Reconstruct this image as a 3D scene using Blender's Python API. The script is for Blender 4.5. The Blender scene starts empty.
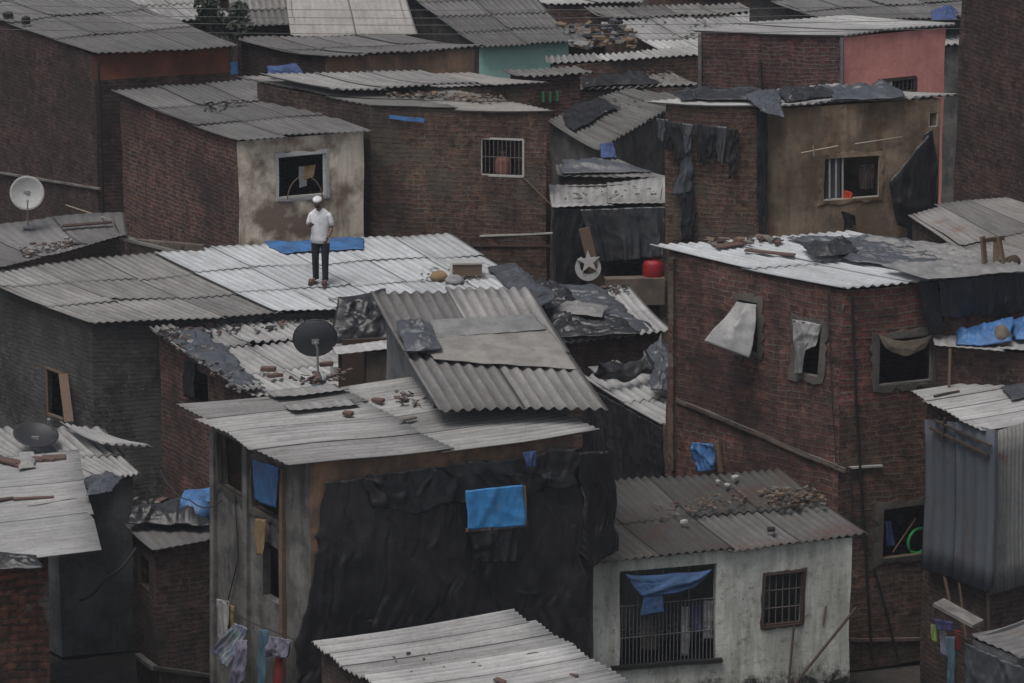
import bpy, bmesh, math, random
from mathutils import Vector, Matrix, noise
R=math.radians
sc=bpy.context.scene
C=sc.collection
# ------------------------------------------------------------------ camera
H=21.2; PITCH=R(15.0); F=4000.0; CX=512.0; CY=341.5
FW=Vector((0,math.cos(PITCH),-math.sin(PITCH))); UP=Vector((0,math.sin(PITCH),math.cos(PITCH)))
CAM=Vector((0,0,H))
def ray(px,py): return FW+Vector(((px-CX)/F,0,0))+UP*((CY-py)/F)
def P(px,py,z):
    d=ray(px,py); return CAM+d*((z-H)/d.z)
def PY(px,py,Y):
    d=ray(px,py); return CAM+d*(Y/d.y)
def hit(px,py,o,n):
    d=ray(px,py); return CAM+d*((o-CAM).dot(n)/d.dot(n))
cd=bpy.data.cameras.new('camera'); cam=bpy.data.objects.new('camera',cd); C.objects.link(cam)
cam.location=CAM; cam.rotation_euler=(math.pi/2-PITCH,0,0)
cd.sensor_width=36; cd.lens=F/1024*36; cd.clip_start=1; cd.clip_end=2000
sc.camera=cam
# ------------------------------------------------------------------ light
w=bpy.data.worlds.new('World'); sc.world=w; w.use_nodes=True
nt=w.node_tree; bg=nt.nodes['Background']
sk=nt.nodes.new('ShaderNodeTexSky'); sk.sky_type='NISHITA'; sk.sun_disc=False
SUN_EL=R(68); SUN_AZ=R(215)      # azimuth clockwise from +Y
sk.sun_elevation=SUN_EL; sk.sun_rotation=SUN_AZ; sk.air_density=1.0; sk.dust_density=4.0; sk.ozone_density=1.2
hs=nt.nodes.new('ShaderNodeHueSaturation'); hs.inputs['Saturation'].default_value=.45; nt.links.new(sk.outputs[0],hs.inputs['Color']); nt.links.new(hs.outputs[0],bg.inputs[0]); bg.inputs[1].default_value=0.075
sl=bpy.data.lights.new('sun','SUN'); sl.energy=1.5; sl.angle=R(28); sl.color=(1,.97,.93)
so=bpy.data.objects.new('sun',sl); C.objects.link(so)
sd=Vector((math.sin(SUN_AZ)*math.cos(SUN_EL),math.cos(SUN_AZ)*math.cos(SUN_EL),math.sin(SUN_EL)))
so.rotation_euler=sd.to_track_quat('Z','Y').to_euler(); so.location=sd*50
sc.view_settings.view_transform='Standard'; sc.view_settings.look='None'; sc.view_settings.gamma=1
sc.view_settings.exposure=0.2
# ------------------------------------------------------------------ materials
class N:
    def __init__(s,name,rough=.85,spec=.3):
        s.m=bpy.data.materials.new(name); s.m.use_nodes=True; s.t=s.m.node_tree
        s.b=s.t.nodes['Principled BSDF']; s.b.inputs['Roughness'].default_value=rough
        s.b.inputs['Specular IOR Level'].default_value=spec
        s.tc=s.t.nodes.new('ShaderNodeTexCoord')
    def n(s,k,**kw):
        o=s.t.nodes.new(k)
        for a,v in kw.items(): setattr(o,a,v)
        return o
    def l(s,a,b): s.t.links.new(a,b)
    def mp(s,src,scale,loc=(0,0,0)):
        m=s.n('ShaderNodeMapping'); s.l(s.tc.outputs[src],m.inputs[0]); m.inputs['Scale'].default_value=scale; m.inputs['Location'].default_value=loc
        return m.outputs[0]
    def noise(s,vec,scale,detail=4,rough=.6):
        o=s.n('ShaderNodeTexNoise'); s.l(vec,o.inputs['Vector']); o.inputs['Scale'].default_value=scale
        o.inputs['Detail'].default_value=detail; o.inputs['Roughness'].default_value=rough; return o.outputs[0]
    def ramp(s,fac,lo,hi):
        o=s.n('ShaderNodeMapRange'); s.l(fac,o.inputs[0]); o.inputs[1].default_value=lo; o.inputs[2].default_value=hi; return o.outputs[0]
    def mix(s,fac,a,b,mode='MIX'):
        o=s.n('ShaderNodeMix',data_type='RGBA',blend_type=mode)
        for i,v in ((0,fac),(6,a),(7,b)):
            if isinstance(v,(int,float)): o.inputs[i].default_value=v
            elif isinstance(v,tuple): o.inputs[i].default_value=(*v,1)
            else: s.l(v,o.inputs[i])
        return o.outputs[2]
    def mul(s,a,b):
        o=s.n('ShaderNodeMath',operation='MULTIPLY')
        for i,v in ((0,a),(1,b)):
            if isinstance(v,(int,float)): o.inputs[i].default_value=v
            else: s.l(v,o.inputs[i])
        return o.outputs[0]
    def bump(s,h,st,dist=.02,prev=None):
        o=s.n('ShaderNodeBump'); o.inputs['Strength'].default_value=st; o.inputs['Distance'].default_value=dist; s.l(h,o.inputs['Height'])
        if prev is not None: s.l(prev,o.inputs['Normal'])
        s.l(o.outputs[0],s.b.inputs['Normal']); return o.outputs[0]
    def col(s,c):
        s.l(c,s.b.inputs['Base Color']); return s.m
def seedloc(name):
    r=random.Random(name); return (r.uniform(0,50),r.uniform(0,50),r.uniform(0,50))
def sheetmat(name,c,c2,dirt=(.05,.045,.04),damt=.5,rust=0,rustc=(.16,.07,.05),var=.35,lich=.4):
    s=N(name,.88,.25); L=seedloc(name)
    ob=s.mp('Object',(1,1,1),L); uv=s.mp('UV',(5,.55,1),L)
    col=s.mix(s.ramp(s.noise(ob,.55,5),.35,.65),c,c2)
    st=s.ramp(s.noise(uv,1.6,6,.7),.42,.72)
    col=s.mix(s.mul(st,damt),col,dirt)
    sp=s.ramp(s.noise(ob,9,6,.75),.52,.74); col=s.mix(s.mul(sp,lich),col,(dirt[0]*.8,dirt[1]*.8,dirt[2]*.8))
    brn=s.ramp(s.noise(s.mp('UV',(3.2,.45,1),(L[1],L[2],L[0])),1.1,7,.75),.52,.70); col=s.mix(s.mul(brn,.38),col,(.13,.10,.075))
    pale=s.ramp(s.noise(ob,17,4,.6),.58,.75); col=s.mix(s.mul(pale,.3),col,tuple(min(1,x*1.5) for x in c))
    if rust:
        rr=s.ramp(s.noise(s.mp('Object',(1,1,1),(L[1],L[2],L[0])),.9,6,.7),.62-rust*.2,.72-rust*.1); col=s.mix(s.mul(rr,.8),col,rustc)
    at=s.n('ShaderNodeAttribute',attribute_name='sheet')
    hsv=s.n('ShaderNodeHueSaturation'); s.l(col,hsv.inputs['Color'])
    mr=s.n('ShaderNodeMapRange'); s.l(at.outputs['Fac'],mr.inputs[0]); mr.inputs[3].default_value=1-var; mr.inputs[4].default_value=1+var*.7; s.l(mr.outputs[0],hsv.inputs['Value'])
    sm=s.n('ShaderNodeAttribute',attribute_name='seam')
    g=s.n('ShaderNodeAttribute',attribute_name='groove')      # silt lying in the valleys and on lap edges
    c3=s.mix(s.mul(g.outputs['Fac'],.42),hsv.outputs[0],dirt); c3=s.mix(s.mul(sm.outputs['Fac'],.72),c3,tuple(x*.6 for x in dirt))
    s.bump(s.noise(ob,40,5,.7),.35,.01)
    return s.col(c3)
def brickmat(name,c1,c2,mortar=(.10,.09,.085),soot=(.025,.022,.022),samt=.5,plaster=0,pc=(.2,.18,.155),msize=.012,bh=.08,bw=.235):
    s=N(name,.92,.2); L=seedloc(name)
    ob=s.mp('Object',(1,1,1),L)
    # brick rows wander a little: distort the UV with noise
    nz=s.n('ShaderNodeTexNoise'); s.l(ob,nz.inputs['Vector']); nz.inputs['Scale'].default_value=1.3; nz.inputs['Detail'].default_value=6; nz.inputs['Roughness'].default_value=.75
    vm=s.n('ShaderNodeVectorMath',operation='SCALE'); sub=s.n('ShaderNodeVectorMath',operation='SUBTRACT'); s.l(nz.outputs['Color'],sub.inputs[0]); sub.inputs[1].default_value=(.5,.5,.5)
    s.l(sub.outputs[0],vm.inputs[0]); vm.inputs['Scale'].default_value=.20
    ad=s.n('ShaderNodeVectorMath',operation='ADD'); s.l(s.tc.outputs['UV'],ad.inputs[0]); s.l(vm.outputs[0],ad.inputs[1])
    br=s.n('ShaderNodeTexBrick'); s.l(ad.outputs[0],br.inputs['Vector']); br.inputs['Scale'].default_value=1
    br.inputs['Brick Width'].default_value=bw; br.inputs['Row Height'].default_value=bh; br.inputs['Mortar Size'].default_value=msize; br.inputs['Mortar Smooth'].default_value=.4; br.inputs['Bias'].default_value=-.15
    br.inputs['Color1'].default_value=(*c1,1); br.inputs['Color2'].default_value=(*c2,1); br.inputs['Mortar'].default_value=(*mortar,1)
    # pattern smeared over in patches by render and dirt
    col=s.mix(s.mul(s.ramp(s.noise(ob,1.7,7,.75),  .48,.62),.6),br.outputs['Color'],tuple((a_+b_)*.42 for a_,b_ in zip(c1,c2)))
    # single bricks of another tone, missing or pale mortar
    col=s.mix(s.mul(s.ramp(s.noise(ad.outputs[0],6,2),.5,.68),.7),col,tuple(x*1.9 for x in c1)); col=s.mix(s.mul(s.ramp(s.noise(s.mp('UV',(1,1,1),L[::-1]),5.3,2),.52,.66),.6),col,tuple(x*.35 for x in c2))
    col=s.mix(s.mul(s.ramp(s.noise(ob,3.2,6,.75),.45,.75),samt),col,soot)
    col=s.mix(s.mul(s.ramp(s.noise(s.mp('UV',(1.6,.22,1),L),1.3,5,.7),.42,.72),samt*.9),col,soot)
    col=s.mix(s.mul(s.ramp(s.noise(ob,13,3,.6),.62,.72),.45),col,(.26,.24,.22))
    if plaster:
        pm=s.ramp(s.noise(s.mp('Object',(1,1,1),(L[2],L[0],L[1])),.95,7,.65),.60-plaster*.22,.64-plaster*.22)
        pcol=s.mix(s.ramp(s.noise(ob,2.6,6,.7),.3,.75),pc,tuple(x*.45 for x in pc))
        col=s.mix(pm,col,pcol)
    col=s.mix(s.mul(s.ramp(s.noise(s.mp('Object',(1,1,1),(L[1],L[0],L[2])),.62,7,.68),.47,.62),.62),col,(.032,.028,.026)); col=s.mix(s.mul(s.ramp(s.noise(s.mp('Object',(1,1,1),(L[0],L[2],L[1])),2.1,8,.8),.60,.68),.5),col,(.17,.145,.12))
    inv=s.n('ShaderNodeMath',operation='SUBTRACT'); inv.inputs[0].default_value=1; s.l(br.outputs['Fac'],inv.inputs[1])
    b=s.bump(inv.outputs[0],1.0,.025); s.bump(s.noise(ob,26,5,.7),.5,.02,b)
    return s.col(col)
def plastermat(name,c,c2,stain=(.03,.027,.025),samt=.6,rustc=None,mould=0,cscale=1.1):
    s=N(name,.9,.2); L=seedloc(name)
    ob=s.mp('Object',(1,1,1),L); dr=s.mp('UV',(2.6,.35,1),L)
    col=s.mix(s.ramp(s.noise(ob,cscale,7,.6),.43,.58),c,c2)
    col=s.mix(s.mul(s.ramp(s.noise(dr,1.2,6,.7),.45,.75),samt),col,stain)
    if rustc: col=s.mix(s.mul(s.ramp(s.noise(s.mp('UV',(2.2,.3,1),L[::-1]),1.4,5,.7),.52,.68),.75),col,rustc)
    col=s.mix(s.mul(s.ramp(s.noise(ob,7,7,.8),.53,.68),samt*.85),col,stain); col=s.mix(s.mul(s.ramp(s.noise(ob,23,4,.7),.6,.7),samt*.5),col,stain)
    if mould:
        # growth climbing from the ground, by height above it
        sx=s.n('ShaderNodeSeparateXYZ'); s.l(s.tc.outputs['UV'],sx.inputs[0])
        gz=s.n('ShaderNodeMapRange'); s.l(sx.outputs[1],gz.inputs[0]); gz.inputs[1].default_value=mould; gz.inputs[2].default_value=0
        ad=s.n('ShaderNodeMath',operation='ADD'); s.l(gz.outputs[0],ad.inputs[0]); s.l(s.noise(ob,4.5,8,.8),ad.inputs[1])
        col=s.mix(s.ramp(ad.outputs[0],.86,1.02),col,(.025,.025,.024))
    b=s.bump(s.noise(ob,5,6,.7),.5,.03); s.bump(s.noise(ob,45,4,.7),.3,.01,b)
    return s.col(col)
def clothmat(name,c,c2=None,rough=.6,spec=.4,sc_=2.5,amt=1.0,bump=.4):
    s=N(name,rough,spec); L=seedloc(name); ob=s.mp('Object',(1,1,1),L)
    c2=c2 or tuple(x*.55 for x in c)
    col=s.mix(s.mul(s.ramp(s.noise(ob,sc_,6,.65),.4,.68),amt),c,c2)
    col=s.mix(s.mul(s.ramp(s.noise(ob,21,3,.6),.68,.76),.12),col,(.22,.21,.2)); col=s.mix(s.mul(s.ramp(s.noise(ob,4.3,7,.75),.48,.66),.35),col,(.06,.056,.052))
    b=s.bump(s.noise(s.mp('Object',(1,1,.25),L),11,7,.7),bump*1.3,.03)
    return s.col(col)
def flatmat(name,c,rough=.6,spec=.4,metal=0,amt=.3):
    s=N(name,rough,spec); s.b.inputs['Metallic'].default_value=metal; ob=s.mp('Object',(1,1,1),seedloc(name))
    col=s.mix(s.mul(s.ramp(s.noise(ob,14,5,.7),.4,.7),amt),c,tuple(x*.4 for x in c)); s.bump(s.noise(ob,60,3),.12,.01)
    return s.col(col)
M={}
M['old']=sheetmat('old grey fibre cement',(.30,.29,.285),(.22,.215,.21))
M['white']=sheetmat('new pale fibre cement',(.55,.57,.59),(.44,.455,.47),dirt=(.16,.155,.15),damt=.38,var=.13,lich=.35)
M['grey']=sheetmat('grey fibre cement',(.37,.365,.36),(.28,.275,.27),damt=.5,var=.28)
M['dark']=sheetmat('weathered dark fibre cement',(.185,.18,.18),(.13,.128,.128),damt=.5,var=.2)
M['darker']=sheetmat('sooty fibre cement',(.135,.132,.13),(.085,.083,.081),rust=.4,rustc=(.10,.055,.045),damt=.6)
M['pale']=sheetmat('pale weathered fibre cement',(.46,.455,.45),(.34,.338,.335),damt=.45,var=.25,dirt=(.09,.085,.08))
M['tan']=sheetmat('tan dusty fibre cement',(.27,.258,.248),(.20,.192,.186),damt=.5,rust=.15)
M['tin']=sheetmat('blue grey tin',(.125,.14,.165),(.10,.112,.13),dirt=(.05,.055,.06),damt=.4,rust=.32,rustc=(.10,.05,.035),var=.25,lich=.2)
M['tinlight']=sheetmat('light tin',(.30,.30,.29),(.24,.24,.235),damt=.4,var=.15,rust=.1)
M['brick']=brickmat('red brick',(0.148,0.069,0.056),(0.097,0.052,0.046),mortar=(0.207,0.164,0.147),samt=.55,msize=.017)
M['brickbig']=brickmat('maroon red brick',(0.161,0.074,0.061),(0.096,0.052,0.047),mortar=(0.207,0.164,0.147),samt=.55,msize=.015,bh=.10,bw=.26)
M['brickred']=brickmat('raw red brick',(0.215,0.079,0.062),(0.138,0.065,0.055),mortar=(0.213,0.181,0.159),samt=.6,plaster=.2,msize=.020,bh=.11,bw=.28)
M['brickdark']=brickmat('sooty brick',(0.099,0.061,0.050),(0.072,0.048,0.041),mortar=(0.136,0.114,0.098),samt=.5,plaster=.1,pc=(0.113,0.096,0.083),msize=.016)
M['brickbrown']=brickmat('brown brick',(0.139,0.075,0.052),(0.086,0.054,0.044),mortar=(0.163,0.142,0.119),samt=.55,plaster=.25,pc=(0.139,0.114,0.092),msize=.017,bh=.09)
M['brickpale']=brickmat('maroon brick pale mortar',(0.148,0.061,0.057),(0.100,0.045,0.043),mortar=(0.207,0.175,0.168),samt=.35,msize=.014)
M['brickorange']=brickmat('orange brick',(0.194,0.083,0.051),(0.118,0.069,0.050),mortar=(0.067,0.054,0.047),samt=.6,msize=.022,plaster=.1,bh=.115,bw=.27)
M['render']=brickmat('sooty cement washed brick',(0.082,0.078,0.074),(0.057,0.055,0.051),mortar=(0.114,0.109,0.105),samt=.6,plaster=.6,pc=(0.113,0.109,0.103),msize=.016)
M['cement']=plastermat('grey cement render',(.21,.20,.185),(.12,.115,.11),samt=.7,cscale=2)
M['cementdark']=plastermat('dark cement render',(.19,.195,.20),(.125,.128,.132),samt=.5,mould=0,cscale=2)
M['stain']=plastermat('stained lime plaster',(.74,.66,.54),(.20,.155,.12),stain=(.15,.11,.08),rustc=(.24,.145,.08),samt=.4,cscale=1.15)
M['ochre']=plastermat('ochre stained plaster',(.40,.30,.21),(.19,.14,.10),stain=(.05,.042,.036),rustc=(.17,.085,.035),samt=.6)
M['pink']=plastermat('pink paint',(.72,.31,.27),(.60,.25,.22),stain=(.2,.11,.1),samt=.3)
M['mint']=plastermat('mint paint',(.52,.84,.73),(.48,.80,.69),stain=(.25,.42,.36),samt=.2)
M['whitewash']=plastermat('whitewashed wall',(.64,.655,.595),(.49,.50,.45),stain=(.10,.09,.075),samt=.8,mould=1.25)
M['beige']=sheetmat('smooth beige sheet',(.38,.36,.34),(.30,.285,.27),dirt=(.12,.11,.10),damt=.35,var=.1,lich=.3)
M['greydull']=sheetmat('dull grey fibre cement',(.24,.235,.23),(.17,.166,.162),damt=.6,var=.3)
M['cementmid']=plastermat('sooty cement smear',(.13,.118,.105),(.085,.078,.07),samt=.6)
M['orange']=plastermat('orange clay render',(.30,.185,.115),(.17,.125,.095),samt=.55,rustc=(.14,.10,.08),cscale=2.2)
M['redwall']=plastermat('rust red render',(.22,.065,.045),(.12,.06,.045),samt=.5)
M['maroon']=brickmat('dark maroon brick',(0.087,0.051,0.043),(0.059,0.038,0.035),mortar=(0.110,0.081,0.072),samt=.5,msize=.016)
M['redwall']=plastermat('rust red render band',(.26,.085,.055),(.17,.07,.05),samt=.45)
M['blackp']=clothmat('black plastic tarpaulin',(.012,.012,.014),(.026,.026,.029),.30,.6)
M['slate']=clothmat('grey blue plastic sheet',(.075,.083,.096),(.042,.046,.055),.34,.6)
M['greyp']=clothmat('grey plastic sheet',(.24,.235,.23),(.15,.15,.15),.45,.45)
M['blue']=clothmat('blue tarpaulin',(.055,.17,.40),(.035,.09,.21),.5,.5)
M['bluesky']=clothmat('bright blue tarpaulin',(.05,.26,.56),(.03,.2,.5),.5,.5)
M['bluedark']=clothmat('faded blue cloth',(.07,.11,.25),(.035,.055,.13),.8,.2)
M['greysheet']=clothmat('pale brown plastic sheet',(.27,.255,.235),(.19,.18,.17),.7,.3); M['bluefade']=clothmat('faded blue tarpaulin',(.06,.13,.27),(.035,.07,.15),.7,.3)
M['plasticclear']=clothmat('milky plastic sheet',(.36,.355,.35),(.22,.22,.22),.5,.5)
M['ragblack']=clothmat('black rag',(.010,.010,.013),(.026,.027,.030),.6,.3)
M['redcloth']=clothmat('red cloth',(.22,.03,.025),None,.8,.2)
M['orangecloth']=clothmat('orange red cloth',(.6,.08,.03),None,.8,.2)
M['yellowcloth']=clothmat('ochre cloth',(.30,.21,.11),None,.85,.2)
M['whitecloth']=clothmat('white cloth',(.34,.33,.32),(.18,.18,.19),.85,.2)
M['lime']=clothmat('lime cloth',(.26,.34,.10),None,.85,.2)
M['violet']=clothmat('violet blue cloth',(.07,.07,.17),None,.85,.2)
M['lilac']=clothmat('lilac cloth',(.22,.21,.28),None,.85,.2)
M['teal']=clothmat('teal cloth',(.08,.14,.17),(.05,.1,.14),.85,.2)
M['tanc']=clothmat('tan curtain',(.17,.14,.11),None,.85,.2)
def patch_mat():
    s=N('printed quilt',.85,.2); ob=s.mp('Object',(1,1,1)); v=s.n('ShaderNodeTexVoronoi'); s.l(ob,v.inputs['Vector']); v.inputs['Scale'].default_value=9
    h=s.n('ShaderNodeHueSaturation'); s.l(v.outputs['Color'],h.inputs['Color']); h.inputs['Saturation'].default_value=.45; h.inputs['Value'].default_value=.35
    return s.col(s.mix(.45,h.outputs[0],(.20,.25,.36)))
M['quilt']=patch_mat()
M['wood']=flatmat('weathered wood',(.17,.12,.085),.85,.2); M['wooddark']=flatmat('dark wood',(.07,.05,.04),.85,.2)
M['bamboo']=flatmat('pale bamboo',(.42,.36,.27),.7,.3)
M['brickchunk']=flatmat('broken brick clay',(.125,.082,.072),.9,.2); M['stone']=flatmat('grey rubble',(.15,.14,.13),.9,.2)
M['rubber']=flatmat('black rubber',(.02,.02,.02),.7,.3); M['cable']=flatmat('cable',(.035,.035,.035),.7,.3)
M['cablegrey']=flatmat('pale cable',(.15,.15,.15),.7,.3)
M['dishwhite']=flatmat('off white dish',(.42,.42,.41),.6,.4,amt=.35); M['dishgrey']=flatmat('dark grey dish',(.075,.08,.088),.55,.4,amt=.3); M['dishblack']=flatmat('black dish',(.03,.03,.033),.5,.4)
M['grille']=flatmat('grimy painted grille',(.16,.16,.155),.7,.3,amt=.7); M['galv']=flatmat('galvanised steel',(.3,.3,.3),.5,.5,.4); M['bars']=flatmat('rusty iron bars',(.13,.11,.10),.8,.3); M['whiteframe']=flatmat('white painted frame',(.5,.49,.46),.7,.3,amt=.5)
M['pipewhite']=flatmat('white pvc',(.40,.40,.39),.5,.4)
M['cyl']=flatmat('faded red gas cylinder',(.30,.12,.09),.6,.4); M['red']=flatmat('red plastic',(.30,.012,.016),.55,.4,amt=.4)
M['green']=flatmat('green plastic',(.02,.30,.08),.5,.5); M['greendoor']=flatmat('green paint',(.07,.20,.10),.7,.3)
M['signwhite']=flatmat('white painted board',(.42,.41,.4),.6,.4)
M['skin']=flatmat('brown skin',(.17,.085,.055),.55,.4,amt=.1); M['beard']=flatmat('black hair',(.015,.012,.01),.8,.2); M['shirt']=clothmat('white shirt cotton',(.74,.74,.77),(.66,.66,.70),.9,.1,6,.6,.25)
M['cap']=clothmat('white knitted cap',(.72,.72,.72),(.62,.62,.63),.9,.1,20,.5,.3); M['trousers']=clothmat('black trousers',(.018,.018,.021),(.026,.026,.03),.85,.2,6); M['sandal']=flatmat('dark leather',(.08,.05,.045),.6,.3)
M['phone']=flatmat('black phone',(.015,.015,.018),.25,.5)
M['leaf']=flatmat('leaf green',(.04,.055,.036),.7,.3,amt=.5); M['leaf2']=flatmat('dry leaf green',(.06,.07,.048),.7,.3,amt=.5); M['bark']=flatmat('bark',(.10,.08,.065),.9,.2)
def groundmat():
    s=N('trodden earth',.95,.15); ob=s.mp('Object',(1,1,1))
    c=s.mix(s.ramp(s.noise(ob,.6,6,.7),.35,.65),(.085,.075,.068),(.045,.042,.04)); c=s.mix(s.ramp(s.noise(ob,8,6,.8),.55,.7),c,(.13,.12,.11)); s.bump(s.noise(ob,6,7,.75),.8,.08); return s.col(c)
M['ground']=groundmat()
# ------------------------------------------------------------------ object helpers
def wob(p,a=.02,f=.9): 
    n=noise.noise_vector(p*f); return p+Vector((n.x,n.y,n.z*.6))*a
def wloc(o):
    v=Vector((0,0,0))
    while o is not None: v=v+o.location; o=o.parent
    return v
def tag(o,label,cat,group=None,kind=None):
    if label: o['label']=label
    if cat: o['category']=cat
    if group: o['group']=group
    if kind: o['kind']=kind
    return o
def mk(name,vs,fs,mat,parent=None,uvs=None,attrs=None,smooth=False,solid=0,mats=None,fm=None):
    vs=[Vector(v) for v in vs]
    if parent is not None: org=wloc(parent)
    else:
        lo=Vector((min(v.x for v in vs),min(v.y for v in vs),min(v.z for v in vs))); hi=Vector((max(v.x for v in vs),max(v.y for v in vs),0))
        org=Vector(((lo.x+hi.x)/2,(lo.y+hi.y)/2,lo.z))
    me=bpy.data.meshes.new(name); me.from_pydata([v-org for v in vs],[],fs)
    for m_ in (mats or [mat]): me.materials.append(m_)
    if fm:
        for p,i in zip(me.polygons,fm): p.material_index=i
    if uvs:
        u=me.uv_layers.new(name='UVMap')
        for li,lo_ in enumerate(me.loops): u.data[li].uv=uvs[lo_.vertex_index]
    for k,vals in (attrs or {}).items():
        a=me.attributes.new(k,'FLOAT','POINT'); a.data.foreach_set('value',vals)
    if smooth: me.polygons.foreach_set('use_smooth',[True]*len(me.polygons))
    me.update()
    o=bpy.data.objects.new(name,me); C.objects.link(o)
    if parent is not None: o.parent=parent
    else: o.location=org
    if solid:
        md=o.modifiers.new('thickness','SOLIDIFY'); md.thickness=solid; md.offset=-1
    return o
def empty(name,loc,label,cat,group=None):
    o=bpy.data.objects.new(name,None); C.objects.link(o); o.location=loc; o.empty_display_size=.3
    return tag(o,label,cat,group)
class MB:
    def __init__(s): s.v=[]; s.f=[]; s.m=[]; s.mi=0
    def quadbox(s,p0,p1,wdt,hgt,up=Vector((0,0,1))):
        d=(p1-p0).normalized(); r=d.cross(up)
        if r.length<1e-4: r=d.cross(Vector((1,0,0)))
        r.normalize(); u=r.cross(d).normalized(); k=len(s.v)
        for p in (p0,p1):
            for a,b in ((-1,-1),(1,-1),(1,1),(-1,1)): s.v.append(p+r*(a*wdt/2)+u*(b*hgt/2))
        for f in ((0,3,2,1),(4,5,6,7),(0,1,5,4),(1,2,6,5),(2,3,7,6),(3,0,4,7)): s.f.append(tuple(k+i for i in f[::-1])); s.m.append(s.mi)
        return s
    def tube(s,pts,r,n=6,cap=True):
        pts=[Vector(p) for p in pts]; rr=r if isinstance(r,(list,tuple)) else [r]*len(pts); k=len(s.v); ref=None
        for i,p in enumerate(pts):
            t=(pts[min(i+1,len(pts)-1)]-pts[max(i-1,0)]).normalized()
            if ref is None: ref=t.orthogonal().normalized()
            ref=(ref-t*ref.dot(t)).normalized(); b=t.cross(ref)
            for j in range(n):
                a=2*math.pi*j/n; s.v.append(p+(ref*math.cos(a)+b*math.sin(a))*rr[i])
        for i in range(len(pts)-1):
            for j in range(n):
                s.f.append((k+i*n+j,k+i*n+(j+1)%n,k+(i+1)*n+(j+1)%n,k+(i+1)*n+j)); s.m.append(s.mi)
        if cap:
            s.f.append(tuple(k+j for j in range(n))[::-1]); s.f.append(tuple(k+(len(pts)-1)*n+j for j in range(n))); s.m+= [s.mi,s.mi]
        return s
    def ell(s,c,rx,ry,rz,rot=None,nu=12,nv=8):
        k=len(s.v); rot=rot or Matrix.Identity(3)
        for i in range(nv+1):
            th=math.pi*i/nv
            for j in range(nu):
                ph=2*math.pi*j/nu; s.v.append(c+rot@Vector((rx*math.sin(th)*math.cos(ph),ry*math.sin(th)*math.sin(ph),rz*math.cos(th))))
        for i in range(nv):
            for j in range(nu): s.f.append((k+i*nu+j,k+(i+1)*nu+j,k+(i+1)*nu+(j+1)%nu,k+i*nu+(j+1)%nu)); s.m.append(s.mi)
        return s
    def lathe(s,c,prof,ax=Vector((0,0,1)),n=16):
        ax=ax.normalized(); a=ax.orthogonal().normalized(); b=ax.cross(a); k=len(s.v)
        for r,h in prof:
            for j in range(n):
                t=2*math.pi*j/n; s.v.append(c+ax*h+(a*math.cos(t)+b*math.sin(t))*r)
        for i in range(len(prof)-1):
            for j in range(n): s.f.append((k+i*n+j,k+i*n+(j+1)%n,k+(i+1)*n+(j+1)%n,k+(i+1)*n+j)); s.m.append(s.mi)
        return s
    def build(s,name,mat,parent=None,smooth=False,solid=0,mats=None): return mk(name,s.v,s.f,mat,parent,smooth=smooth,solid=solid,mats=mats,fm=s.m if mats else None)
def bil(q,u,v):
    a,b,c,d=q; return (a*(1-u)+b*u)*(1-v)+(d*(1-u)+c*u)*v
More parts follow.
